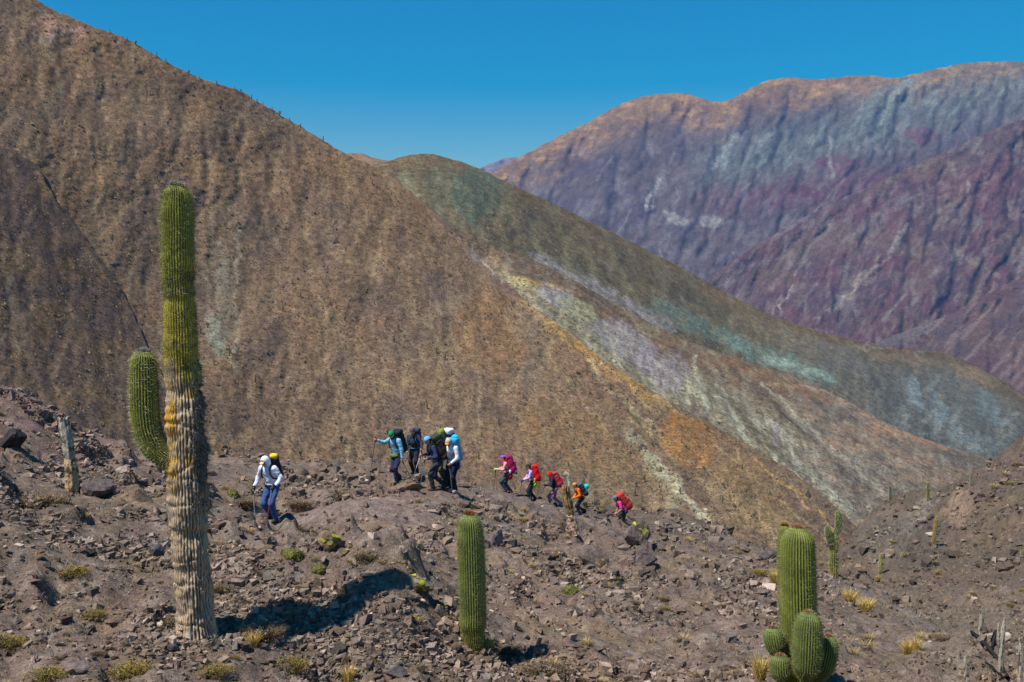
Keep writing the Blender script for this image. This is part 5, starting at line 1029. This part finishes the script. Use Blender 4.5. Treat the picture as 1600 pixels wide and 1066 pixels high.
# ================================================================== PEOPLE
def surfnet(Fd, org, h):
    """surface of a sampled distance field: one vertex per crossed cell, quads across crossed edges"""
    neg = Fd < 0; sx, sy, sz = Fd.shape
    cn = np.zeros((sx - 1, sy - 1, sz - 1), np.int8)
    for a in (0, 1):
        for b in (0, 1):
            for c in (0, 1): cn += neg[a:sx - 1 + a, b:sy - 1 + b, c:sz - 1 + c]
    act = (cn > 0) & (cn < 8); ii = np.argwhere(act); vid = -np.ones(act.shape, np.int64); vid[act] = np.arange(len(ii))
    acc = np.zeros((len(ii), 3)); num = np.zeros(len(ii)); cor = [np.array(c) for c in ((0, 0, 0), (1, 0, 0), (0, 1, 0), (1, 1, 0), (0, 0, 1), (1, 0, 1), (0, 1, 1), (1, 1, 1))]
    for a in range(8):
        for b in range(a + 1, 8):
            if np.abs(cor[a] - cor[b]).sum() != 1: continue
            fa = Fd[tuple((ii + cor[a]).T)]; fb = Fd[tuple((ii + cor[b]).T)]; m = (fa < 0) != (fb < 0); t = np.where(m, fa / np.where(fa == fb, 1, fa - fb), 0)
            acc += np.where(m[:, None], cor[a] + t[:, None] * (cor[b] - cor[a]), 0); num += m
    V = (ii + acc / num[:, None]) * h + org; Q = []
    for ax in range(3):
        o1, o2 = [(1, 2), (2, 0), (0, 1)][ax]; sl = [slice(1, -1)] * 3; sl[ax] = slice(0, -1)
        A = neg[tuple(sl)]; s2 = list(sl); s2[ax] = slice(1, None); B = neg[tuple(s2)]; e = np.argwhere(A != B); off = np.array([1, 1, 1]); off[ax] = 0; e = e + off
        fl = neg[tuple(e.T)]; d1 = np.zeros(3, int); d1[o1] = 1; d2 = np.zeros(3, int); d2[o2] = 1
        g = lambda x: vid[tuple(np.clip(x, 0, np.array(act.shape) - 1).T)]
        q = np.stack([g(e - d1 - d2), g(e - d2), g(e), g(e - d1)], -1); q = np.where(fl[:, None], q, q[:, ::-1]); Q.append(q)
    Q = np.concatenate(Q); Q = Q[(Q >= 0).all(1)]
    return V, Q
def unit(v): v = np.asarray(v, float); return v / np.linalg.norm(v)
class Blob:
    """shapes melted into one continuous surface"""
    def __init__(s, k=0.03): s.p = []; s.k = k
    def cone(s, a, b, ra, rb=None):
        a, b = np.asarray(a, float), np.asarray(b, float); rb = ra if rb is None else rb
        def f(P):
            ab = b - a; t = np.clip(((P - a) @ ab) / max(ab @ ab, 1e-9), 0, 1); return np.linalg.norm(P - a - t[..., None] * ab, axis=-1) - (ra + (rb - ra) * t)
        m = max(ra, rb); s.p.append((f, np.minimum(a, b) - m, np.maximum(a, b) + m)); return s
    def ell(s, c, r, M=None):
        c, r = np.asarray(c, float), np.asarray(r, float); M = np.eye(3) if M is None else M          # columns of M: local axes
        def f(P):
            q = ((P - c) @ M) / r; n = np.linalg.norm(q, axis=-1); g = np.linalg.norm(q / r, axis=-1); return n * (n - 1) / np.maximum(g, 1e-6)
        m = r.max(); s.p.append((f, c - m, c + m)); return s
    def box(s, c, r, M=None, rd=0.04):
        c, r = np.asarray(c, float), np.asarray(r, float); M = np.eye(3) if M is None else M
        def f(P):
            q = np.abs((P - c) @ M) - (r - rd); return np.linalg.norm(np.maximum(q, 0), axis=-1) + np.minimum(q.max(-1), 0) - rd
        m = np.linalg.norm(r); s.p.append((f, c - m, c + m)); return s
    def mesh(s, h=0.014, cut=None):
        lo = np.min([p[1] for p in s.p], 0) - 3 * h - s.k; hi = np.max([p[2] for p in s.p], 0) + 3 * h + s.k; n = np.ceil((hi - lo) / h).astype(int) + 1
        Fd = np.full(n, 0.2); ax = [lo[i] + h * np.arange(n[i]) for i in range(3)]
        for f, a, b in s.p:
            i0 = np.maximum(((a - s.k - 2 * h - lo) / h).astype(int), 0); i1 = np.minimum(np.ceil((b + s.k + 2 * h - lo) / h).astype(int) + 1, n); sl = tuple(slice(x, y) for x, y in zip(i0, i1))
            P = np.stack(np.meshgrid(*[ax[i][sl[i]] for i in range(3)], indexing='ij'), -1); d = f(P); o = Fd[sl]; hh = np.clip(0.5 + 0.5 * (o - d) / s.k, 0, 1); Fd[sl] = o + (d - o) * hh - s.k * hh * (1 - hh)
        if cut is not None:
            P = np.stack(np.meshgrid(*ax, indexing='ij'), -1); Fd = np.maximum(Fd, cut(P))
        return surfnet(Fd, lo, h)
def ik(a, c, l1, l2, pole):
    a, c = np.asarray(a, float), np.asarray(c, float); d = c - a; L = np.linalg.norm(d); u = d / L
    if L > (l1 + l2) * 0.995: c = a + u * (l1 + l2) * 0.995; L = (l1 + l2) * 0.995
    x = (l1 * l1 - l2 * l2 + L * L) / (2 * L); y = math.sqrt(max(l1 * l1 - x * x, 0)); p = np.asarray(pole, float); p = unit(p - u * (p @ u)); return a + u * x + p * y, c
_CM = {}
def cloth(c, rough=0.9):
    key = tuple(c)
    if key not in _CM: _CM[key] = plain('cloth_%d_%d_%d' % key, np.minimum(alb(c), 0.85), rough, 0.12, 45.0, 0.3, 0.2)
    return _CM[key]
SKIN = plain('skin', alb((178, 128, 100)), 0.6, 0.08, 30, 0, 0.3); DARK = cloth((34, 34, 38)); METAL = plain('pole_metal', alb((150, 150, 155)), 0.35, 0.05, 10, 0, 0.5); BLACKM = plain('pole_black', alb((40, 40, 44)), 0.5, 0.05, 10, 0, 0.4)
def person(u, v, face, label, H=1.72, lean=12, head=25, drop=0.02, fl=(-.1, .05), fr=(.1, -.08), hl=None, hr=None, top=(90, 150, 170), legs=(40, 44, 66), hat=None, boots=(60, 52, 46), sleeve=1.0, short=False, glove=None, hatkind='cap', brim=None, hood=None, waist=None, pack=None, poles=(), skin_legs=False, gaiter=None, turn=0.0):
    """one walker built as a body with clothes; face = world direction (x, y) walked towards"""
    b = hit(u, v); k = H / 1.75; rz = math.atan2(-face[0], face[1])
    rt = empty('person', b, rz); tag(rt, label, 'person', 'hikers walking up the trail')
    cz, sz = math.cos(rz), math.sin(rz)
    def gz(p): x, y = b.x + cz * p[0] - sz * p[1], b.y + sz * p[0] + cz * p[1]; return float(ground_z(x, y)) - b.z
    footL = np.array([fl[0], fl[1], gz(fl) + (fl[2] if len(fl) > 2 else 0)]); footR = np.array([fr[0], fr[1], gz(fr) + (fr[2] if len(fr) > 2 else 0)])
    lw = min(footL[2], footR[2]); hipc = np.array([(fl[0] + fr[0]) / 2, (fl[1] + fr[1]) / 2 * 0.6, lw + (0.92 - drop) * k])
    le = R(lean); t = np.array([0, math.sin(le), math.cos(le)]); f = np.array([0, math.cos(le), -math.sin(le)]); x = np.array([1.0, 0, 0]); M = np.stack([x, f, t], 1)
    W = lambda a, bb, c: hipc + k * (a * x + bb * f + c * t)
    shL, shR = W(-.185, 0, .47), W(.185, 0, .47); hipL, hipR = W(-.095, 0, -.02), W(.095, 0, -.02); nk = W(0, .015, .53)
    he = R(lean * 0.4 + head * 0.5); ht = np.array([0, math.sin(he), math.cos(he)]); hp = R(head); hy = R(turn); hf0 = np.array([math.sin(hy) * math.cos(hp), math.cos(hy) * math.cos(hp), -math.sin(hp)]); hu = unit(np.array([math.sin(hy) * math.sin(hp), math.cos(hy) * math.sin(hp), math.cos(hp)])); hx = np.cross(hf0, hu); HM = np.stack([hx, hf0, hu], 1); hc = nk + k * (ht * 0.15 + hf0 * 0.02)
    HW = lambda a, bb, c: hc + k * (a * hx + bb * hf0 + c * hu)
    ankL = footL + np.array([0, -.04 * k, .09 * k]); ankR = footR + np.array([0, -.04 * k, .09 * k])
    knL, ankL = ik(hipL, ankL, .44 * k, .43 * k, (-.08, 1, .1)); knR, ankR = ik(hipR, ankR, .44 * k, .43 * k, (.08, 1, .1))
    hl = np.array(hl if hl is not None else (-.30, .12, .85)) * k + np.array([0, 0, lw]); hr = np.array(hr if hr is not None else (.30, .12, .85)) * k + np.array([0, 0, lw])
    elL, hl = ik(shL, hl, .29 * k, .26 * k, (-.5, -.7, -.5)); elR, hr = ik(shR, hr, .29 * k, .26 * k, (.5, -.7, -.5))
    # ---- body
    B = Blob(0.025); B.ell(W(0, 0, .40), k * np.array([.155, .10, .16]), M).ell(W(0, 0, .2), k * np.array([.135, .095, .17]), M).ell(W(0, -.01, 0), k * np.array([.15, .11, .12]), M)
    B.cone(W(0, 0, .46), nk + ht * .05 * k, .058 * k, .05 * k).ell(hc, k * np.array([.076, .094, .115]), HM).ell(HW(0, .035, -.06), k * np.array([.055, .055, .055]), HM).cone(HW(0, .095, .012), HW(0, .112, -.022), .010 * k, .015 * k).ell(HW(-.079, -.005, -.005), k * np.array([.012, .02, .03]), HM).ell(HW(.079, -.005, -.005), k * np.array([.012, .02, .03]), HM).cone(HW(-.03, .088, .025), HW(.03, .088, .025), .012 * k)
    for sh, el, hd, sg in ((shL, elL, hl, -1), (shR, elR, hr, 1)):
        B.cone(sh, el, .048 * k, .038 * k).cone(el, hd, .038 * k, .026 * k)
        dr = unit(hd - el); sd = np.array([sg, 0, 0]) - dr * (dr[0] * sg); sd = unit(sd) if np.linalg.norm(sd) > .1 else np.array([0, 1., 0]); fw = np.cross(sd, dr) * sg
        fw = fw if fw[1] > 0 else -fw
        B.cone(hd, hd + dr * .065 * k, .030 * k, .033 * k)
        for j, (o_, ln) in enumerate(((-.027, .055), (-.009, .065), (.009, .06), (.027, .048))):              # fingers curl round the grip
            p0 = hd + k * (dr * .085 + fw * o_ + sd * .004); p1 = p0 + k * ln * 0.6 * unit(dr * .6 - sd * .8); p2 = p1 + k * ln * 0.55 * unit(-dr * .5 - sd * .85); B.cone(p0 - dr * .03 * k, p0, .011 * k, .0105 * k).cone(p0, p1, .0105 * k, .0098 * k).cone(p1, p2, .0098 * k, .009 * k)
        q0 = hd + k * (dr * .02 + fw * .025); q1 = q0 + k * .045 * unit(fw * .7 - sd * .5 + dr * .4); B.cone(q0, q1, .013 * k, .011 * k).cone(q1, q1 + k * .03 * unit(-sd + dr * .3), .011 * k, .0095 * k)
    for hp_, kn, an, ft in ((hipL, knL, ankL, footL), (hipR, knR, ankR, footR)):
        B.cone(hp_, kn, .082 * k, .055 * k).cone(kn, kn * .65 + an * .35 + np.array([0, -.012, 0]), .053 * k, .055 * k).cone(kn * .65 + an * .35 + np.array([0, -.012, 0]), an, .055 * k, .036 * k)
    vv, q = B.mesh(0.0205); mesh_obj('body', vv, q, SKIN, rt)
    for sg in (-1, 1):
        vv, q = Blob(.004).ell(HW(sg * .03, .086, .008), k * np.array([.013, .008, .008]), HM).mesh(.005); mesh_obj('eye', vv, q, DARK, rt)
    vv, q = Blob(.004).ell(HW(0, .088, -.055), k * np.array([.022, .007, .006]), HM).mesh(.005); mesh_obj('mouth', vv, q, cloth((140, 72, 66)), rt)
    # ---- clothes
    J = Blob(0.045); J.ell(W(0, 0, .40), k * np.array([.185, .128, .17]), M).ell(W(0, 0, .2), k * np.array([.165, .122, .2]), M).ell(W(0, -.005, .05), k * np.array([.172, .132, .1]), M).cone(W(0, 0, .47), W(0, .01, .525), .08 * k, .064 * k)
    for sh, el, hd in ((shL, elL, hl), (shR, elR, hr)):
        if sleeve >= 1: J.cone(sh, el, .068 * k, .055 * k).cone(el, el + (hd - el) * .93, .055 * k, .044 * k)
        else: J.cone(sh, sh + (el - sh) * max(sleeve, .1) * 1.6, .068 * k, .062 * k)
    vv, q = J.mesh(0.019); vv = vv + 0.010 * np.stack([fbm(vv[:, 0] * 14 + i, vv[:, 2] * 18 + vv[:, 1] * 9, 2, i) for i in range(3)], -1); mesh_obj('jacket', vv, q, cloth(top), rt)
    Tm = Blob(0.04); Tm.ell(W(0, -.01, 0), k * np.array([.172, .132, .12]), M)
    for hp_, kn, an in ((hipL, knL, ankL), (hipR, knR, ankR)):
        if short: Tm.cone(hp_, hp_ + (kn - hp_) * .85, .105 * k, .09 * k)
        else: Tm.cone(hp_, kn, .103 * k, .076 * k).cone(kn, an + np.array([0, 0, .0]), .075 * k, .066 * k)
    vv, q = Tm.mesh(0.019); vv = vv + 0.012 * np.stack([fbm(vv[:, 0] * 12 + i, vv[:, 2] * 16 + vv[:, 1] * 9, 2, i + 5) for i in range(3)], -1); mesh_obj('trousers' if not short else 'shorts', vv, q, cloth(legs), rt)
    for an, ft in ((ankL, footL), (ankR, footR)):
        g0 = an * 0 + np.array([an[0], an[1], an[2] - .09 * k]); vv, q = Blob(.03).cone(an + np.array([0, 0, .05 * k]), an + np.array([0, 0, -.02 * k]), .056 * k, .056 * k).cone(g0 + np.array([0, -.02, .045]) * k, g0 + np.array([0, .13, .035]) * k, .048 * k, .042 * k).mesh(.02); mesh_obj('boot', vv, q, cloth(boots), rt)
    if glove:
        for el, hd in ((elL, hl), (elR, hr)):
            dr = unit(hd - el); vv, q = Blob(.02).cone(hd - dr * .03 * k, hd + dr * .08 * k, .043 * k, .045 * k).ell(hd + dr * .09 * k, k * np.array([.045, .045, .05])).cone(hd, hd + k * np.array([0, .06, 0]), .022 * k, .018 * k).mesh(.011); mesh_obj('glove', vv, q, cloth(glove), rt)
    if hat:
        A = Blob(.02); A.ell(HW(0, -.008, .03), k * np.array([.094, .112, .108]), HM); n_, o_ = hu, HW(0, 0, .035 if hatkind != 'hood' else -.2)
        if hatkind == 'hood': A = Blob(.03).ell(HW(0, -.02, .0), k * np.array([.103, .115, .135]), HM).cone(HW(0, -.03, -.06), W(0, -.03, .47), .09 * k, .10 * k)
        if hatkind == 'hood': cut = lambda P: np.minimum((P - HW(0, .055, 0)) @ hf0, np.maximum(-(((P - HW(0, 0, .06)) @ hu)), (P - HW(0, .055, 0)) @ hf0))
        else: cut = lambda P: -((P - o_) @ (hu - 0.15 * hf0))
        vv, q = A.mesh(.012, cut); ho = mesh_obj('hood' if hatkind == 'hood' else 'hat', vv, q, cloth(hat), rt)
        if brim:
            vv, q = Blob(.015).ell(HW(0, .10, .048), k * np.array([.07, .045, .010]), np.stack([hx, unit(hf0 - .25 * hu), unit(hu + .25 * hf0)], 1)).mesh(.010); mesh_obj('visor', vv, q, cloth(brim), ho)
    if gaiter: vv, q = Blob(.02).cone(W(0, .01, .47), nk + ht * .06 * k, .085 * k, .07 * k).ell(HW(0, .02, -.07), k * np.array([.075, .085, .05]), HM).mesh(.013); mesh_obj('neck_scarf', vv, q, cloth(gaiter), rt)
    if not hat or hatkind != 'hood':
        vv, q = Blob(.02).ell(HW(0, -.025, .0), k * np.array([.084, .088, .118]), HM).mesh(.012, lambda P: (P - HW(0, .012, -.02)) @ unit(hf0 - .55 * hu)); mesh_obj('hair', vv, q, cloth((48, 36, 30)), rt)
    if waist: vv, q = Blob(.05).ell(W(0, -.01, .0), k * np.array([.20, .165, .10]), M).ell(W(0, -.05, -.12), k * np.array([.19, .14, .17]), M).mesh(.016); vv = vv + .02 * np.stack([fbm(vv[:, 0] * 12 + i, vv[:, 2] * 10 + vv[:, 1] * 12, 2, i + 9) for i in range(3)], -1); mesh_obj('tied_jacket', vv, q, cloth(waist), rt)
    mw = Matrix.LocRotScale(Vector(b), Matrix.Rotation(rz, 3, 'Z').to_quaternion(), None)
    # ---- rucksack, a thing of its own
    if pack:
        pc, lid, plabel = pack['col'], pack.get('lid', pack['col']), pack['label']; sz_ = pack.get('s', 1.0); pe = empty('backpack', mw @ Vector(W(0, -.22, .1)), rz); tag(pe, plabel, 'backpack', 'backpacks worn by the hikers'); po = W(0, -.22, .1)
        def part(nm, bl, col, par=None, h=.021, jit=.012):
            vv, q = bl.mesh(h); vv = vv + jit * np.stack([fbm(vv[:, 0] * 9 + i, vv[:, 2] * 9 + vv[:, 1] * 9, 3, i + 3) for i in range(3)], -1); return mesh_obj(nm, vv - po, q, cloth(col), par or pe)
        bd = part('pack_body', Blob(.05).box(W(0, -.235, .30), k * sz_ * np.array([.165, .125, .30]), M, .09 * k).box(W(0, -.27, .08), k * sz_ * np.array([.15, .12, .14]), M, .08 * k), pc)
        part('pack_lid', Blob(.03).box(W(0, -.225, .30 + .33 * sz_), k * sz_ * np.array([.155, .13, .075]), M, .05 * k), lid)
        part('front_pocket', Blob(.03).box(W(0, -.235 - .135 * sz_, .22), k * sz_ * np.array([.11, .05, .16]), M, .04 * k), pack.get('pocket', pc), bd)
        for sg in (-1, 1):
            pts = [W(sg * .10, -.12, .50), W(sg * .105, -.03, .565), W(sg * .11, .09, .50), W(sg * .125, .135, .38), W(sg * .15, .09, .25), W(sg * .165, -.04, .16)]; S_ = Blob(.01)
            for a, c in zip(pts[:-1], pts[1:]): S_.cone(a, c, .020 * k)
            part('shoulder_strap', S_, pack.get('strap', (36, 38, 42)), None, .015, 0)
        S_ = Blob(.01); ang = np.linspace(0, 2 * math.pi, 15)
        for a, c in zip(ang[:-1], ang[1:]): S_.cone(W(.18 * math.cos(a), .142 * math.sin(a), .06), W(.18 * math.cos(c), .142 * math.sin(c), .06), .022 * k)
        part('hip_belt', S_, pack.get('strap', (36, 38, 42)), None, .017, 0)
        for nm, c3, col, rd in pack.get('extra', ()): part(nm, Blob(.03).ell(W(*c3), k * np.array(rd), M), col)
    # ---- trekking poles, things of their own
    for side, tip, col, lab in poles:
        hd = hl if side == 'l' else hr; el = elL if side == 'l' else elR; g = hd + unit(hd - el) * .075 * k; tp = np.array([tip[0], tip[1], gz(tip)]) if len(tip) == 2 else np.array(tip); ax = unit(g - tp)
        pe = empty('trekking_pole', mw @ Vector(tp), rz); tag(pe, lab, 'trekking pole', 'trekking poles held by the hikers')
        vv, q = Blob(.004).cone(tp, tp + (g - tp) * .5, .009, .011).cone(tp + (g - tp) * .5, g, .012, .012).mesh(.012); mesh_obj('shaft', vv - tp, q, cloth(col, .4), pe)
        vv, q = Blob(.01).cone(g - ax * .10, g + ax * .06, .017, .022).ell(g + ax * .07, (.026, .026, .02)).mesh(.009); mesh_obj('grip', vv - tp, q, DARK, pe)
        vv, q = Blob(.005).ell(tp + ax * .06, (.04, .04, .008)).mesh(.008); mesh_obj('basket', vv - tp, q, DARK, pe)
    return rt
K_ = (38, 38, 42)
person(425, 811, (-.42, -1), 'person in a white hooded top and blue trousers with an orange visor, walking alone ahead', 1.68, 20, 40, .03, (-.12, .06), (.11, -.08), (-.27, .26, .93), (.35, .22, .86), (222, 226, 240), (62, 88, 134), (232, 236, 244), (70, 62, 56), glove=(44, 54, 58), hatkind='hood', brim=(226, 196, 140), gaiter=(176, 186, 220), turn=10,
       pack=dict(col=(48, 44, 58), lid=(60, 54, 66), label='dark backpack with a yellow bag on top, worn by the hiker in white', s=.95, extra=[('yellow_bag', (-.12, -.16, .72), (214, 190, 44), (.12, .08, .065)), ('orange_tag', (-.18, -.3, .28), (220, 130, 50), (.03, .04, .06))]),
       poles=[('l', (-.10, .42), (150, 60, 70), 'thin reddish trekking pole planted by the white-topped hiker'), ('r', (.42, .06), (196, 200, 204), 'silver and black trekking pole beside blue trousers')])
person(622, 752, (-.62, -1), 'person in a light blue top and green cap, raising one trekking pole', 1.72, 20, 42, .03, (-.05, .16), (.08, -.14), (-.25, .12, .78), (.55, .30, 1.30), (126, 184, 206), (44, 48, 74), (24, 138, 84), (66, 58, 52), brim=None, waist=None, gaiter=(38, 44, 58), turn=-5,
       pack=dict(col=(34, 44, 52), label='black backpack worn by the hiker in light blue', extra=[('waist_pouch', (0.02, .15, .02), (104, 116, 54), (.17, .06, .06))]),
       poles=[('r', (.62, .62), (54, 56, 66), 'raised dark trekking pole of the hiker in light blue'), ('l', (-.42, -.1), (60, 50, 56), 'lowered trekking pole beside the dark blue trousers')])
person(648, 741, (-.35, -1), 'person in black with a purple-grey cap, standing behind the hiker in light blue', 1.75, 10, 34, .02, (-.10, .05), (.10, -.06), (-.42, .34, .98), (.16, .28, .88), (50, 52, 66), (40, 40, 50), (84, 72, 88), K_, hatkind='cap', brim=(76, 66, 80),
       pack=dict(col=(46, 66, 78), strap=(56, 104, 130), label='slate backpack with blue edge worn by the hiker in black', s=1.0, extra=[('chest_bag', (0, .15, .30), (52, 56, 68), (.11, .05, .12))]),
       poles=[('l', (-.62, .45), (70, 130, 130), 'teal trekking pole held out by the hiker in black')])
person(684, 764, (-.95, -.45), 'person in navy with a sky-blue cap, stepping up with one knee bent', 1.78, 24, 30, .05, (-.08, .22), (.10, -.22), (-.20, .40, .98), (.22, .38, 1.05), (46, 54, 86), (52, 56, 62), (100, 176, 232), (70, 60, 54), brim=None, turn=0,
       pack=dict(col=(62, 54, 42), lid=(58, 66, 44), pocket=(72, 62, 44), label='brown and olive backpack of the stepping hiker', s=1.08),
       poles=[('r', (.42, .72), (226, 228, 232), 'white trekking pole slanting in front of the stepping hiker'), ('l', (-.1, .62), (110, 132, 140), 'grey trekking pole behind the stepping hiker')])
person(697, 758, (-.6, -.8), 'person mostly hidden behind the others, showing an olive green cap', 1.80, 12, 25, .0, (-.1, .05), (.1, -.05), (-.2, .25, .95), (.2, .25, .95), (120, 150, 90), (84, 86, 80), (112, 146, 52), (66, 60, 54), hatkind='cap', brim=(96, 128, 44),
       pack=dict(col=(52, 50, 58), lid=(214, 214, 214), label='dark backpack with pale lid, half hidden in the group', s=1.05))
person(708, 769, (-.48, -.88), 'person in a white jacket over a navy shirt with an orange-brimmed cap', 1.74, 15, 40, .02, (-.10, .06), (.11, -.06), (-.12, .30, .92), (.36, .04, .86), (226, 230, 244), (28, 32, 56), (196, 176, 172), (176, 170, 156), hatkind='cap', brim=(238, 162, 36), waist=(48, 58, 112),
       pack=dict(col=(98, 160, 196), lid=(40, 160, 206), pocket=(110, 130, 190), strap=(120, 128, 140), label='light blue backpack hung with white and blue bags', s=1.0, extra=[('blue_bag', (.17, -.34, .16), (20, 128, 204), (.11, .09, .08)), ('white_bag', (.16, -.28, .60), (226, 228, 232), (.07, .07, .06)), ('cyan_bag', (-.02, -.28, .70), (36, 180, 214), (.12, .09, .09)), ('chest_pack', (-.05, .17, .30), (104, 112, 126), (.10, .06, .17))]),
       poles=[('r', (.46, .02), (150, 104, 86), 'brown trekking pole beside the white jacket'), ('l', (-.3, .5), (92, 100, 74), 'dark trekking pole between the stepping hiker and the white jacket')])
person(793, 770, (-1, -.12), 'person with a violet cap, pink sleeves and a red jacket tied round the waist', 1.66, 14, 18, .03, (-.09, .10), (.09, -.12), (-.16, .46, 1.10), (.18, .44, 1.04), (232, 150, 148), (58, 78, 84), (136, 84, 196), (120, 50, 60), waist=(170, 24, 54), gaiter=(238, 50, 110), glove=(190, 214, 120),
       pack=dict(col=(158, 24, 82), label='magenta backpack with pale bottle worn by the hiker in the violet cap', s=1.08, extra=[('bottle', (-.17, -.10, .08), (206, 226, 232), (.05, .05, .09)), ('teal_bag', (-.12, -.34, -.02), (40, 96, 112), (.07, .07, .11))]),
       poles=[('l', (-.16, .58), (60, 52, 56), 'dark upright trekking pole ahead of the violet-capped hiker'), ('r', (.2, .42), (78, 66, 60), 'second upright pole of the violet-capped hiker, nearer the body')])
person(832, 781, (-1, -.1), 'person in a lavender top with a lime green jacket tied round the waist', 1.66, 12, 22, .03, (-.09, .10), (.09, -.10), (-.16, .42, .98), (.20, .40, .92), (206, 166, 216), (44, 52, 62), (54, 54, 48), K_, brim=(60, 56, 50), waist=(166, 210, 20), glove=(58, 70, 150),
       pack=dict(col=(214, 22, 26), pocket=(236, 60, 40), label='bright red backpack worn by the hiker with the lime waist jacket', s=1.0, extra=[('orange_bottle', (-.17, -.1, .08), (240, 150, 50), (.05, .05, .09))]),
       poles=[('r', (.2, .52), (50, 44, 44), 'dark trekking pole ahead of the lavender-topped hiker')])
person(868, 790, (-1, -.05), 'person in a black jacket and mauve leggings with a bright red head scarf, climbing', 1.66, 20, 22, .07, (-.09, .24), (.10, -.22), (-.14, .46, 1.0), (.18, .44, .92), (44, 52, 62), (146, 106, 126), (222, 24, 28), (104, 84, 70), hatkind='hood', brim=(54, 84, 88),
       pack=dict(col=(166, 50, 62), lid=(150, 72, 76), pocket=(208, 26, 70), label='crimson backpack with faded lid on the climbing hiker in black', s=1.0),
       poles=[('r', (.3, .66), (84, 110, 112), 'grey trekking pole in front of the mauve leggings')])
person(909, 803, (-1, -.25), 'person in an orange jacket half hidden behind the dead cactus', 1.66, 28, 22, .10, (-.09, .16), (.09, -.14), (-.16, .40, .86), (.18, .36, .80), (240, 108, 30), (48, 44, 56), (216, 140, 90), K_, hatkind='cap', brim=None,
       pack=dict(col=(52, 58, 74), lid=(70, 90, 112), pocket=(30, 186, 168), label='navy backpack with a turquoise bag worn by the hiker in orange', s=.9, extra=[('turquoise_bag', (0, -.46, .34), (24, 198, 176), (.13, .12, .13))]))
person(976, 823, (-1, -.2), 'person in a pink shirt and shorts bending forward under a rust red backpack', 1.72, 36, 30, .12, (-.09, .24), (.10, -.26), (-.16, .40, .74), (.18, .34, .66), (236, 60, 150), (54, 62, 52), (92, 124, 138), (120, 88, 66), sleeve=.45, short=True, gaiter=(40, 40, 48),
       pack=dict(col=(170, 54, 52), lid=(186, 58, 54), pocket=(160, 62, 50), strap=(44, 60, 76), label='big rust red backpack on the last hiker in line', s=1.15),
       poles=[('r', (.22, .86), (84, 84, 92), 'dark trekking pole planted ahead of the pink-shirted hiker')])
